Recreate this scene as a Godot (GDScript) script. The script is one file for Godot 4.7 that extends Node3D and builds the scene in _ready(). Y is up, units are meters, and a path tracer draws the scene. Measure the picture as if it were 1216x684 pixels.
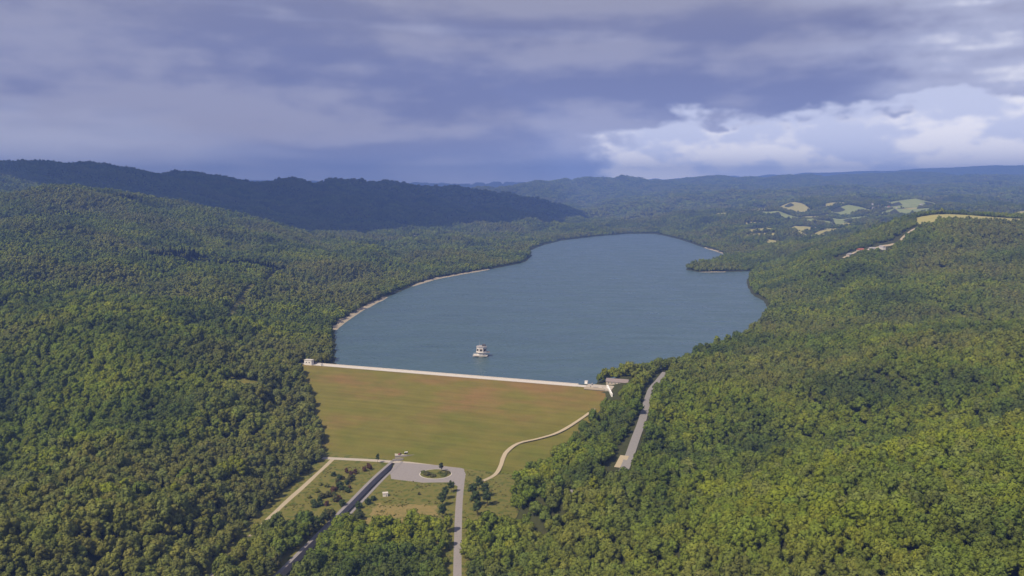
extends Node3D
# A reservoir behind a grassed earth dam, seen from a drone above the valley.
# Metres; x to the right, -z up the valley; the lake surface is y = 0.

const CAM_HEIGHT := 235.0
const FLOOR_Y := -46.0
const CREST_Y := 4.0
const CREST_A := Vector2(-285, -1057)          # crest axis, left end
const CREST_B := Vector2(95, -927)             # crest axis, right end
const SUN_GOES := Vector3(0.44, -0.78, -0.45)

# Surveyed heights of the land (x, height, z)
const HEIGHTS: Array[Vector3] = [Vector3(-236, 2, -1054), Vector3(-275, 2, -1235), Vector3(-298, 2, -1334), Vector3(-300, 2, -1411), Vector3(-293, 2, -1551), Vector3(-274, 2, -1749), Vector3(-243, 2, -1950), Vector3(-197, 2, -2118), Vector3(-141, 2, -2224), Vector3(-65, 2, -2367), Vector3(38, 2, -2587), Vector3(72, 2, -2852), Vector3(65, 2, -3088), Vector3(133, 2, -3419), Vector3(235, 2, -3733), Vector3(414, 2, -4035), Vector3(631, 2, -4306), Vector3(767, 2, -4306), Vector3(795, 2, -3828), Vector3(782, 2, -3269), Vector3(778, 2, -2870), Vector3(637, 2, -2587), Vector3(552, 2, -2472), Vector3(508, 2, -2367), Vector3(534, 2, -2281), Vector3(614, 2, -2293), Vector3(693, 2, -2317), Vector3(598, 2, -2040), Vector3(542, 2, -1806), Vector3(534, 2, -1682), Vector3(503, 2, -1563), Vector3(404, 2, -1334), Vector3(323, 2, -1201), Vector3(253, 2, -1109), Vector3(204, 2, -1050), Vector3(147, 2, -1001), Vector3(111, 2, -974), Vector3(81, 2, -944), Vector3(-309, -9, -460), Vector3(-372, -9, -560), Vector3(-448, -8, -680), Vector3(-554, 8, -850), Vector3(-586, 5, -900), Vector3(-604, 25, -930), Vector3(-697, 40, -1080), Vector3(-867, 59, -1350), Vector3(-1147, 110, -1800), Vector3(-1460, 162, -2300), Vector3(-1647, 192, -2600), Vector3(-563, -25, -600), Vector3(-872, 5, -950), Vector3(-1532, 89, -1700), Vector3(-2242, 126, -2500), Vector3(-1900, 157, -2500), Vector3(-1550, 219, -2600), Vector3(-1481, 235, -2600), Vector3(-1400, 237, -2600), Vector3(-1345, 227, -2650), Vector3(-1204, 191, -2700), Vector3(-1046, 144, -2800), Vector3(-873, 99, -2900), Vector3(-693, 59, -2900), Vector3(-511, 23, -2900), Vector3(-315, -21, -590), Vector3(-370, -15, -700), Vector3(-456, -0, -870), Vector3(-478, 1, -915), Vector3(-495, 24, -950), Vector3(-590, 46, -1140), Vector3(-797, 68, -1550), Vector3(-1047, 126, -2050), Vector3(-268, -25, -600), Vector3(-306, -19, -710), Vector3(-360, -0, -865), Vector3(-374, 1, -900), Vector3(-391, 21, -945), Vector3(-442, 33, -1100), Vector3(-564, 32, -1450), Vector3(-733, 70, -1950), Vector3(-899, 110, -2400), Vector3(-270, -30, -500), Vector3(-227, -45, -530), Vector3(-218, -35, -650), Vector3(-221, -35, -760), Vector3(-236, -19, -850), Vector3(-267, -0, -930), Vector3(-314, 3, -1060), Vector3(-372, 16, -1260), Vector3(-453, 29, -1600), Vector3(-543, 45, -2000), Vector3(-354, 13, -2000), Vector3(-883, 47, -3400), Vector3(-558, 25, -3600), Vector3(-176, 8, -3500), Vector3(-31, -12, -3700), Vector3(-3824, 353, -4300), Vector3(-4781, 223, -5375), Vector3(-3228, 370, -4400), Vector3(-4035, 240, -5500), Vector3(-2835, 378, -4500), Vector3(-3543, 248, -5625), Vector3(-2583, 389, -4550), Vector3(-3228, 259, -5688), Vector3(-2325, 395, -4600), Vector3(-2906, 265, -5750), Vector3(-2231, 370, -4700), Vector3(-2789, 240, -5875), Vector3(-2170, 318, -5000), Vector3(-2712, 188, -6250), Vector3(-2042, 292, -5200), Vector3(-2552, 162, -6500), Vector3(-1888, 307, -5300), Vector3(-2360, 177, -6625), Vector3(-1617, 289, -5600), Vector3(-2022, 159, -7000), Vector3(-1374, 285, -5800), Vector3(-1718, 155, -7250), Vector3(-1109, 302, -6000), Vector3(-1387, 172, -7500), Vector3(-889, 270, -6200), Vector3(-1112, 140, -7750), Vector3(-586, 255, -6400), Vector3(-732, 125, -8000), Vector3(-261, 225, -6600), Vector3(-326, 95, -8250), Vector3(-21, 177, -6700), Vector3(-26, 47, -8375), Vector3(-2338, 263, -3700), Vector3(-1929, 225, -3800), Vector3(-1616, 166, -3800), Vector3(-1382, 114, -4300), Vector3(-941, 126, -4800), Vector3(-530, 79, -4700), Vector3(-140, 61, -4800), Vector3(65, 63, -5200), Vector3(154, 20, -4600), Vector3(-1465, 193, -11000), Vector3(-1759, 43, -13200), Vector3(-549, 238, -11000), Vector3(-659, 88, -13200), Vector3(-92, 272, -11000), Vector3(-110, 122, -13200), Vector3(366, 329, -11000), Vector3(439, 179, -13200), Vector3(651, 374, -11000), Vector3(782, 224, -13200), Vector3(1051, 386, -11000), Vector3(1261, 236, -13200), Vector3(1536, 371, -11200), Vector3(1843, 221, -13440), Vector3(1996, 322, -11500), Vector3(2395, 172, -13800), Vector3(2293, 337, -11800), Vector3(2752, 187, -14160), Vector3(2580, 400, -12000), Vector3(3096, 250, -14400), Vector3(3015, 419, -12000), Vector3(3619, 269, -14400), Vector3(3888, 413, -12000), Vector3(4666, 263, -14400), Vector3(4965, 434, -12200), Vector3(5958, 284, -14640), Vector3(5817, 470, -12400), Vector3(6981, 320, -14880), Vector3(6386, 433, -12500), Vector3(7663, 283, -15000), Vector3(8005, 524, -16000), Vector3(9276, 635, -16500), Vector3(10716, 717, -17000), Vector3(12549, 803, -17500), Vector3(15276, 731, -17500), Vector3(-8475, 459, -9000), Vector3(-5686, 320, -9000), Vector3(-2885, 199, -9000), Vector3(599, 29, -7000), Vector3(187, -13, -5600), Vector3(412, 28, -7600), Vector3(656, 10, -5600), Vector3(863, 123, -9000), Vector3(1181, 145, -7000), Vector3(1516, 184, -8000), Vector3(779, 37, -4900), Vector3(1504, 124, -6500), Vector3(2079, 216, -9000), Vector3(2068, 176, -6800), Vector3(2885, 254, -9500), Vector3(2638, 203, -7200), Vector3(3415, 233, -7600), Vector3(4283, 297, -10000), Vector3(1113, 56, -4400), Vector3(961, 25, -3500), Vector3(1546, 106, -4600), Vector3(1100, 57, -3600), Vector3(1326, 57, -3600), Vector3(1760, 91, -4300), Vector3(2262, 151, -4800), Vector3(2564, 158, -5000), Vector3(3106, 162, -5500), Vector3(3171, 121, -5000), Vector3(3609, 121, -5000), Vector3(3512, 203, -7000), Vector3(1232, 53, -3000), Vector3(1466, 87, -3100), Vector3(1801, 98, -3300), Vector3(1908, 91, -3000), Vector3(889, 10, -2900), Vector3(715, 8, -2500), Vector3(872, 30, -2500), Vector3(851, 21, -2300), Vector3(657, 21, -2100), Vector3(1054, 141, -2050), Vector3(1183, 137, -2050), Vector3(1304, 130, -2050), Vector3(1484, 130, -2050), Vector3(1807, 115, -2050), Vector3(1182, 165, -2300), Vector3(1326, 160, -2300), Vector3(1461, 151, -2300), Vector3(1699, 155, -2350), Vector3(1038, 133, -2080), Vector3(928, 94, -2050), Vector3(823, 68, -2000), Vector3(722, 45, -1950), Vector3(635, 23, -1900), Vector3(956, 77, -1850), Vector3(1055, 76, -1650), Vector3(1164, 80, -1600), Vector3(703, 35, -1700), Vector3(754, 40, -1450), Vector3(868, 45, -1350), Vector3(562, 6, -1650), Vector3(508, 1, -1400), Vector3(609, 17, -1300), Vector3(663, 20, -1220), Vector3(787, 28, -1220), Vector3(917, 31, -1250), Vector3(620, 60, -960), Vector3(698, 67, -950), Vector3(806, 56, -900), Vector3(544, 43, -980), Vector3(483, 26, -1050), Vector3(431, 12, -1150), Vector3(395, -9, -1250), Vector3(520, 43, -800), Vector3(442, 30, -840), Vector3(373, 19, -890), Vector3(317, 10, -950), Vector3(264, 3, -1020), Vector3(139, 10, -525), Vector3(196, 16, -560), Vector3(249, 20, -585), Vector3(319, 31, -600), Vector3(393, 45, -600), Vector3(466, 59, -600), Vector3(157, -16, -593), Vector3(222, -10, -633), Vector3(281, -6, -661), Vector3(361, 5, -678), Vector3(444, 19, -678), Vector3(526, 33, -678), Vector3(171, -18, -745), Vector3(230, -9, -730), Vector3(317, -5, -750), Vector3(397, 11, -750), Vector3(476, 33, -730), Vector3(299, 36, -450), Vector3(253, 28, -470), Vector3(216, 14, -505), Vector3(174, -3, -545), Vector3(126, -25, -600), Vector3(262, 26, -390), Vector3(186, 6, -430), Vector3(105, -27, -495), Vector3(407, 28, -470), Vector3(200, -8, -880), Vector3(-190, -46, -821), Vector3(-121, -46, -808), Vector3(-54, -46, -795), Vector3(-7, -46, -766), Vector3(-207, -46, -680), Vector3(-140, -46, -680), Vector3(-47, -46, -680), Vector3(-6, -46, -680), Vector3(-171, -46, -558), Vector3(-97, -46, -558), Vector3(-5, -46, -558), Vector3(-39, -46, -743), Vector3(-40, -46, -300), Vector3(60, 0, -300), Vector3(-250, -20, -300), Vector3(-60, -46, -100), Vector3(300, 40, -200), Vector3(-400, 10, -200), Vector3(194, 6, -994), Vector3(178, 5, -953), Vector3(162, 4, -912), Vector3(147, 2, -856), Vector3(133, 0, -799), Vector3(119, -2, -749), Vector3(107, -4, -705), Vector3(98, -6, -675), Vector3(90, -8, -655), Vector3(72, -10, -641), Vector3(48, -12, -636), Vector3(24, -16, -640), Vector3(-300, 7, -1065), Vector3(-330, 12, -1040), Vector3(-290, 4, -1110), Vector3(99, 4, -885), Vector3(66, -12, -849), Vector3(28, -30, -809)]
const SHORE: Array[Vector2] = [Vector2(-236, -1054), Vector2(-275, -1235), Vector2(-298, -1334), Vector2(-300, -1411), Vector2(-293, -1551), Vector2(-274, -1749), Vector2(-243, -1950), Vector2(-197, -2118), Vector2(-141, -2224), Vector2(-65, -2367), Vector2(38, -2587), Vector2(72, -2852), Vector2(65, -3088), Vector2(133, -3419), Vector2(235, -3733), Vector2(414, -4035), Vector2(631, -4306), Vector2(767, -4306), Vector2(795, -3828), Vector2(782, -3269), Vector2(778, -2870), Vector2(637, -2587), Vector2(552, -2472), Vector2(508, -2367), Vector2(534, -2281), Vector2(614, -2293), Vector2(693, -2317), Vector2(598, -2040), Vector2(542, -1806), Vector2(534, -1682), Vector2(503, -1563), Vector2(404, -1334), Vector2(323, -1201), Vector2(253, -1109), Vector2(204, -1050), Vector2(147, -1001), Vector2(111, -974), Vector2(81, -944)]
const HILL_ROAD: Array[Vector3] = [Vector3(194, 6, -994), Vector3(178, 5, -953), Vector3(162, 4, -912), Vector3(147, 2, -856), Vector3(133, 0, -799), Vector3(119, -2, -749), Vector3(107, -4, -705), Vector3(98, -6, -675), Vector3(90, -8, -655), Vector3(72, -10, -641), Vector3(48, -12, -636), Vector3(24, -16, -640)]
const VALLEY: Array[Vector2] = [Vector2(-214, -850), Vector2(-198, -826), Vector2(-207, -760), Vector2(-219, -680), Vector2(-232, -558), Vector2(-240, -400), Vector2(-250, -120), Vector2(60, -120), Vector2(40, -400), Vector2(20, -560), Vector2(6, -660), Vector2(-4, -720), Vector2(14, -768), Vector2(30, -800), Vector2(0, -840)]
const CHANNEL: Array[Vector2] = [Vector2(-119, -809), Vector2(-131, -757), Vector2(-145, -680), Vector2(-168, -558), Vector2(-200, -400), Vector2(-250, -110)]

var noise := FastNoiseLite.new()
var patch_noise := FastNoiseLite.new()
var rng := RandomNumberGenerator.new()
var xs := PackedFloat32Array()
var zs := PackedFloat32Array()
var hs := PackedFloat32Array()
var shore_poly: PackedVector2Array
var dam_poly: PackedVector2Array
var valley_poly: PackedVector2Array
var crest_dir: Vector2
var down_dir: Vector2
var crest_len: float
var M := {}
var taken := {}


# ---------------------------------------------------------------- helpers
func numbered(called: String) -> String:
	var n: int = taken.get(called, 0)
	taken[called] = n + 1
	return called if n == 0 else "%s_%03d" % [called, n]


func tag(o: Node, label: String, category: String, group := "", kind := "") -> Node:
	if label: o.set_meta("label", label)
	if category: o.set_meta("category", category)
	if group: o.set_meta("group", group)
	if kind: o.set_meta("kind", kind)
	return o


func base(called: String, at: Vector3, turn := 0.0) -> Node3D:
	var o := Node3D.new()
	o.name = numbered(called)
	add_child(o)
	o.position = at
	o.rotation.y = turn
	return o


func part(called: String, mesh: Mesh, m: Material, parent: Node = null, at := Vector3.ZERO) -> MeshInstance3D:
	var o := MeshInstance3D.new()
	o.mesh = mesh
	o.material_override = m
	o.name = numbered(called) if parent == null else called
	(self if parent == null else parent).add_child(o, true)
	o.position = at
	return o


func structure(called: String, mesh: Mesh, m: Material) -> MeshInstance3D:
	var o := part(called, mesh, m)
	o.set_meta("kind", "structure")
	return o


func mat(lin: Color, rough := 0.85, spec := 0.3) -> StandardMaterial3D:
	var m := StandardMaterial3D.new()
	m.albedo_color = lin.linear_to_srgb()
	m.roughness = rough
	m.metallic_specular = spec
	return m


func noise_tex(freq: float, ramp: Array, size := 512, octaves := 5, kind := FastNoiseLite.TYPE_SIMPLEX_SMOOTH, seed_n := 3) -> NoiseTexture2D:
	var n := FastNoiseLite.new()
	n.noise_type = kind
	n.frequency = freq
	n.fractal_octaves = octaves
	n.seed = seed_n
	var t := NoiseTexture2D.new()
	t.width = size
	t.height = size
	t.seamless = true
	t.noise = n
	var g := Gradient.new()
	var offs := PackedFloat32Array()
	var cols := PackedColorArray()
	for i in ramp.size():
		offs.append(float(i) / maxf(1.0, ramp.size() - 1))
		cols.append((ramp[i] as Color).linear_to_srgb())
	g.offsets = offs
	g.colors = cols
	t.color_ramp = g
	return t


# colours are real-world base colours (linear); one tile of the texture covers `metres`
func textured(ramp: Array, metres: float, freq := 0.012, rough := 0.9, seed_n := 3, bump_cm := 0.0) -> StandardMaterial3D:
	var m := StandardMaterial3D.new()
	m.albedo_texture = noise_tex(freq, ramp, 512, 6, FastNoiseLite.TYPE_SIMPLEX_SMOOTH, seed_n)
	m.uv1_triplanar = true
	m.uv1_world_triplanar = true
	m.uv1_scale = Vector3.ONE / metres
	m.roughness = rough
	m.metallic_specular = 0.2
	if bump_cm > 0.0:
		m.heightmap_enabled = true
		m.heightmap_texture = m.albedo_texture
		m.heightmap_scale = bump_cm
	return m


func box_into(st: SurfaceTool, c: Vector3, s: Vector3, turn := 0.0) -> void:
	var b := Basis(Vector3.UP, turn)
	var p := []
	for i in 8:
		p.append(c + b * (Vector3(1 if i & 1 else -1, 1 if i & 2 else -1, 1 if i & 4 else -1) * s * 0.5))
	for q in [[0, 2, 3, 1], [4, 5, 7, 6], [0, 4, 6, 2], [1, 3, 7, 5], [2, 6, 7, 3], [0, 1, 5, 4]]:
		var n: Vector3 = (p[q[0]] + p[q[2]]) * 0.5 - c
		quad_into(st, p[q[0]], p[q[1]], p[q[2]], p[q[3]], n)


func quad_into(st: SurfaceTool, a: Vector3, b: Vector3, c: Vector3, d: Vector3, out_dir: Vector3) -> void:
	var n := (b - a).cross(c - a).normalized()
	if n.dot(out_dir) > 0.0:        # front faces run clockwise
		var k := b
		b = d
		d = k
	n = out_dir.normalized() if absf(n.dot(out_dir.normalized())) > 0.999 else n * signf(n.dot(out_dir))
	st.set_normal(n)
	for v in [a, b, c, a, c, d]:
		st.add_vertex(v)


func new_st() -> SurfaceTool:
	var st := SurfaceTool.new()
	st.begin(Mesh.PRIMITIVE_TRIANGLES)
	return st


func box_mesh(s: Vector3, c := Vector3.ZERO, turn := 0.0) -> Mesh:
	var st := new_st()
	box_into(st, c, s, turn)
	return st.commit()


# prism with n sides, radius r0 at the bottom and r1 at the top
func drum(n: int, r0: float, r1: float, y0: float, y1: float, squash := 1.0) -> Mesh:
	var st := new_st()
	for i in n:
		var a := TAU * (i + 0.5) / n
		var b := TAU * (i + 1.5) / n
		var p := [Vector3(cos(a) * r0, y0, sin(a) * r0 * squash), Vector3(cos(b) * r0, y0, sin(b) * r0 * squash), Vector3(cos(b) * r1, y1, sin(b) * r1 * squash), Vector3(cos(a) * r1, y1, sin(a) * r1 * squash)]
		quad_into(st, p[0], p[1], p[2], p[3], Vector3(cos((a + b) / 2), 0, sin((a + b) / 2)))
		for top in 2:
			var y := y1 if top else y0
			var r := r1 if top else r0
			var c := Vector3(0, y, 0)
			var e := Vector3(cos(a) * r, y, sin(a) * r * squash)
			var g := Vector3(cos(b) * r, y, sin(b) * r * squash)
			st.set_normal(Vector3.UP if top else Vector3.DOWN)
			for v in ([c, e, g] if top else [c, g, e]):
				st.add_vertex(v)
	return st.commit()


# gabled roof over a w x d plan, eaves at y0, ridge along x
func gable(w: float, d: float, y0: float, rise: float, over := 0.5) -> Mesh:
	var st := new_st()
	var x := w / 2 + over
	var z := d / 2 + over
	var t := 0.25
	for s in [-1.0, 1.0]:
		quad_into(st, Vector3(-x, y0, z * s), Vector3(x, y0, z * s), Vector3(x, y0 + rise, 0), Vector3(-x, y0 + rise, 0), Vector3(0, 1, s))
		quad_into(st, Vector3(-x, y0 - t, z * s), Vector3(x, y0 - t, z * s), Vector3(x, y0, z * s), Vector3(-x, y0, z * s), Vector3(0, 0, s))
		st.set_normal(Vector3(s, 0, 0))
		var tri := [Vector3(x * s, y0 - t, -z), Vector3(x * s, y0 + rise, 0), Vector3(x * s, y0 - t, z)]
		for k in (3): st.add_vertex(tri[k] if s < 0 else tri[2 - k])
	quad_into(st, Vector3(-x, y0 - t, -z), Vector3(x, y0 - t, -z), Vector3(x, y0 - t, z), Vector3(-x, y0 - t, z), Vector3.DOWN)
	return st.commit()


func seg_dist(p: Vector2, poly: PackedVector2Array) -> float:
	var best := 1e18
	var n := poly.size()
	for i in n:
		var a := poly[i]
		var e := poly[(i + 1) % n] - a
		var q := p - a
		var t := clampf(q.dot(e) / e.length_squared(), 0.0, 1.0)
		best = minf(best, (q - e * t).length_squared())
	return sqrt(best)


func smooth_line(line: Array, step := 10.0) -> Array:
	var c := Curve3D.new()
	c.bake_interval = step
	for i in line.size():
		var a: Vector3 = line[maxi(i - 1, 0)]
		var b: Vector3 = line[mini(i + 1, line.size() - 1)]
		var k := (b - a) / 6.0
		c.add_point(line[i], -k, k)
	return Array(c.get_baked_points())


# ribbon of the given width along a line of points, lifted above them
func ribbon(line: Array, width: float, lift: float, drape := false, ragged := 0.0) -> Mesh:
	var st := new_st()
	var pts := smooth_line(line)
	var prev := []
	for i in pts.size():
		var t: Vector3 = (pts[mini(i + 1, pts.size() - 1)] - pts[maxi(i - 1, 0)])
		t.y = 0
		t = t.normalized()
		var side := Vector3(-t.z, 0, t.x) * width * 0.5
		var row := []
		for k in [-1.0, 0.0, 1.0]:
			var q: Vector3 = pts[i] + side * k * (1.0 + ragged * noise.get_noise_2d(pts[i].x * 9.0 + 77.0 * k, pts[i].z * 9.0))
			if drape: q.y = height(q.x, q.z)
			q.y += lift
			row.append(q)
		if i > 0:
			for k in 2:
				quad_into(st, prev[k], prev[k + 1], row[k + 1], row[k], Vector3.UP)
		prev = row
	return st.commit()


func flat_poly(poly: PackedVector2Array, y: float) -> Mesh:
	var st := new_st()
	var idx := Geometry2D.triangulate_polygon(poly)
	st.set_normal(Vector3.UP)
	for i in range(0, idx.size(), 3):
		var a := poly[idx[i]]
		var b := poly[idx[i + 1]]
		var c := poly[idx[i + 2]]
		if (b - a).cross(c - a) < 0.0:
			var k := b
			b = c
			c = k
		for p in [a, b, c]:
			st.add_vertex(Vector3(p.x, y, p.y))
	return st.commit()


# a flat patch with an uneven edge
func ragged_poly(poly: Array, by: float) -> PackedVector2Array:
	var out := PackedVector2Array()
	for i in poly.size():
		var a: Vector2 = poly[i]
		var b: Vector2 = poly[(i + 1) % poly.size()]
		var n := maxi(1, int(a.distance_to(b) / 3.0))
		for k in n:
			var p := a.lerp(b, float(k) / n)
			out.append(p + Vector2(noise.get_noise_2d(p.x * 60.0, p.y * 60.0), noise.get_noise_2d(p.y * 60.0, p.x * 60.0 + 400.0)) * by)
	return out


# a field draped over the land: a four-sided patch split into a fine grid
func field_patch(c: Array, n: int, lift: float) -> Mesh:
	var st := new_st()
	for i in n:
		for j in n:
			var q := []
			for o in [[0, 0], [1, 0], [1, 1], [0, 1]]:
				var s := float(i + o[0]) / n
				var t := float(j + o[1]) / n
				var p: Vector2 = (c[0] as Vector2).lerp(c[1], s).lerp((c[3] as Vector2).lerp(c[2], s), t)
				p += Vector2(noise.get_noise_2d(p.x * 2.0, p.y * 2.0), noise.get_noise_2d(p.y * 2.0, p.x * 2.0)) * 14.0
				q.append(Vector3(p.x, height(p.x, p.y) + lift, p.y))
			quad_into(st, q[0], q[1], q[2], q[3], Vector3.UP)
	return st.commit()


# ---------------------------------------------------------------- the land
func dam_height(p: Vector2) -> float:
	return clampf(CREST_Y - ((p - CREST_A).dot(down_dir) - 6.0) / 3.5, FLOOR_Y, CREST_Y)


func make_lattice() -> void:
	var x := 0.0
	var step := 10.0
	var half := PackedFloat32Array()
	while x < 15500.0:
		half.append(x)
		if x >= 700.0: step *= 1.055
		x += step
	for i in range(half.size() - 1, 0, -1): xs.append(-half[i])
	xs.append_array(half)
	var d := 350.0
	step = 10.0
	for e in [-1500.0, -900.0, -450.0, -150.0, 0.0, 100.0, 180.0, 240.0, 290.0, 325.0]: zs.append(-e)
	while d < 22000.0:
		zs.append(-d)
		if d >= 1300.0: step *= 1.037
		d += step
	# z falls from 1500 to -17500


func solve_heights() -> void:
	# multiquadric surface through the surveyed heights
	var n := HEIGHTS.size()
	var c2 := 70.0 * 70.0
	var a := []
	var rhs := PackedFloat64Array()
	var mean := 60.0
	for i in n:
		var row := PackedFloat64Array()
		row.resize(n)
		for j in n:
			var dx := HEIGHTS[i].x - HEIGHTS[j].x
			var dz := HEIGHTS[i].z - HEIGHTS[j].z
			row[j] = sqrt(dx * dx + dz * dz + c2)
		row[i] -= 12.0          # a little give, so that close points do not fight
		a.append(row)
		rhs.append(HEIGHTS[i].y - mean)
	for i in n:
		var p := i
		for r in range(i + 1, n):
			if absf(a[r][i]) > absf(a[p][i]): p = r
		if p != i:
			var k = a[i]
			a[i] = a[p]
			a[p] = k
			var kb := rhs[i]
			rhs[i] = rhs[p]
			rhs[p] = kb
		var ri: PackedFloat64Array = a[i]
		for r in range(i + 1, n):
			var rr: PackedFloat64Array = a[r]
			var m := rr[i] / ri[i]
			if m == 0.0: continue
			for cidx in range(i + 1, n): rr[cidx] -= m * ri[cidx]
			rhs[r] -= m * rhs[i]
			a[r] = rr
	var w := PackedFloat64Array()
	w.resize(n)
	for i in range(n - 1, -1, -1):
		var s := rhs[i]
		var ri: PackedFloat64Array = a[i]
		for j in range(i + 1, n): s -= ri[j] * w[j]
		w[i] = s / ri[i]
	var px := PackedFloat64Array()
	var pz := PackedFloat64Array()
	for v in HEIGHTS:
		px.append(v.x)
		pz.append(v.z)
	var road := PackedVector2Array()
	var road3 := smooth_line(HILL_ROAD, 12.0)
	for v in road3: road.append(Vector2(v.x, v.z))
	for zi in zs.size():
		var z := zs[zi]
		for xi in xs.size():
			var x := xs[xi]
			var h := mean
			if absf(x) < 0.86 * -z + 500.0:
				for i in n:
					var dx := x - px[i]
					var dz := z - pz[i]
					h += w[i] * sqrt(dx * dx + dz * dz + c2)
			else:
				h = 90.0
			hs.append(shape_land(x, z, h, road, road3))


func shape_land(x: float, z: float, h0: float, road: PackedVector2Array, road3: Array) -> float:
	var p := Vector2(x, z)
	var dist := p.length()
	var h := h0
	# gullies and spurs, growing with the size of the hills
	var relief := clampf((dist - 500.0) / 4000.0, 0.14, 1.0)
	# the hilltop field and its approach lie on an even shoulder
	var calm := smoothstep(0.8, 1.3, ((p - Vector2(1420, -2200)) / Vector2(480, 210)).length())
	relief *= calm
	h += noise.get_noise_2d(x * 0.5, z * 0.5) * 40.0 * relief
	h += noise.get_noise_2d(x * 2.2 + 500.0, z * 2.2) * 18.0 * minf(1.0, relief * 3.0)
	h -= calm * lerpf(28.0, 70.0, smoothstep(1500.0, 7000.0, dist)) * (pow(1.0 - absf(noise.get_noise_2d(x * lerpf(1.5, 0.9, smoothstep(1500.0, 4000.0, dist)) - 900.0, z * 0.9 + 300.0)), 4.0) - 0.35)      # small ravines
	if dist < 6000.0:
		var d := seg_dist(p, shore_poly)
		if Geometry2D.is_point_in_polygon(p, shore_poly):
			h = -minf(d * 0.12, 25.0) - 0.3
		else:
			h = lerpf(0.3 + d * 0.09, maxf(h, 2.0), smoothstep(0.0, 170.0, d)) if z < -960.0 else h
	if dist < 1300.0:
		var dd := seg_dist(p, dam_poly)
		var dh := dam_height(p)
		if Geometry2D.is_point_in_polygon(p, dam_poly):
			h = dh - minf(dd * 0.4, 5.0)
		elif z > -1060.0 and not Geometry2D.is_point_in_polygon(p, shore_poly):
			h = lerpf(dh, h, smoothstep(0.0, 55.0, dd))
		var dv := seg_dist(p, valley_poly)
		if Geometry2D.is_point_in_polygon(p, valley_poly):
			h = minf(h, FLOOR_Y - minf(dv * 0.45, 7.0))
		elif not Geometry2D.is_point_in_polygon(p, dam_poly):
			h = lerpf(FLOOR_Y, maxf(h, FLOOR_Y + 1.0), smoothstep(0.0, 45.0, dv))
		if x > -20.0 and x < 320.0 and z > -1060.0 and not Geometry2D.is_point_in_polygon(p, valley_poly):
			var best := 1e9
			var ry := 0.0
			for i in road.size():
				var q := road[i].distance_to(p)
				if q < best:
					best = q
					ry = road3[i].y
			h = lerpf(ry - 0.5, h, smoothstep(9.0, 34.0, best))
	return h


func height(x: float, z: float) -> float:
	var i := clampi(xs.bsearch(x) - 1, 0, xs.size() - 2)
	var lo := 0
	var hi := zs.size() - 1
	while hi - lo > 1:
		var mid := (lo + hi) >> 1
		if zs[mid] >= z: lo = mid
		else: hi = mid
	var s := (x - xs[i]) / (xs[i + 1] - xs[i])
	var t := (z - zs[lo]) / (zs[lo + 1] - zs[lo])
	var w := xs.size()
	var k := lo * w + i
	return lerpf(lerpf(hs[k], hs[k + 1], s), lerpf(hs[k + w], hs[k + w + 1], s), t)


func make_ground() -> void:
	var w := xs.size()
	var verts := PackedVector3Array()
	var norms := PackedVector3Array()
	var idx := PackedInt32Array()
	for zi in zs.size():
		for xi in w:
			var k := zi * w + xi
			verts.append(Vector3(xs[xi], hs[k], zs[zi]))
			var x0 := maxi(xi - 1, 0)
			var x1 := mini(xi + 1, w - 1)
			var z0 := maxi(zi - 1, 0)
			var z1 := mini(zi + 1, zs.size() - 1)
			var gx := (hs[zi * w + x1] - hs[zi * w + x0]) / (xs[x1] - xs[x0])
			var gz := (hs[z1 * w + xi] - hs[z0 * w + xi]) / (zs[z1] - zs[z0])
			norms.append(Vector3(-gx, 1, -gz).normalized())
			if xi > 0 and zi > 0:
				var a := k - w - 1
				# z falls with the row number: row zi lies farther away
				idx.append_array([a, k - 1, k, a, k, k - w])
	var arr := []
	arr.resize(Mesh.ARRAY_MAX)
	arr[Mesh.ARRAY_VERTEX] = verts
	arr[Mesh.ARRAY_NORMAL] = norms
	arr[Mesh.ARRAY_INDEX] = idx
	var m := ArrayMesh.new()
	m.add_surface_from_arrays(Mesh.PRIMITIVE_TRIANGLES, arr)
	structure("ground", m, M.forest_floor)


# ---------------------------------------------------------------- trees
func lobe_into(st: SurfaceTool, c: Vector3, r: Vector3, rows: int, cols: int, tone: Color) -> void:
	st.set_color(tone)
	var ring := []
	for i in rows + 1:
		var line := []
		var la := PI * i / rows - PI / 2
		for j in cols:
			var lo := TAU * (j + 0.5 * (i % 2)) / cols
			var dir := Vector3(cos(la) * cos(lo), sin(la), cos(la) * sin(lo))
			line.append([c + dir * r * rng.randf_range(0.82, 1.1), dir])
		ring.append(line)
	for i in rows:
		for j in cols:
			var a = ring[i][j]
			var b = ring[i][(j + 1) % cols]
			var d = ring[i + 1][j]
			var e = ring[i + 1][(j + 1) % cols]
			for tri in [[a, e, b], [a, d, e]]:
				if (i == 0 and tri[1] == e and tri[2] == b) or (i == rows - 1 and tri[1] == d): continue
				var nn: Vector3 = ((tri[1][0] - tri[0][0]) as Vector3).cross(tri[2][0] - tri[0][0])
				var order = tri if nn.dot(tri[0][1] + tri[1][1] + tri[2][1]) < 0.0 else [tri[0], tri[2], tri[1]]
				for v in order:
					st.set_normal(v[1])
					st.add_vertex(v[0])


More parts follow.
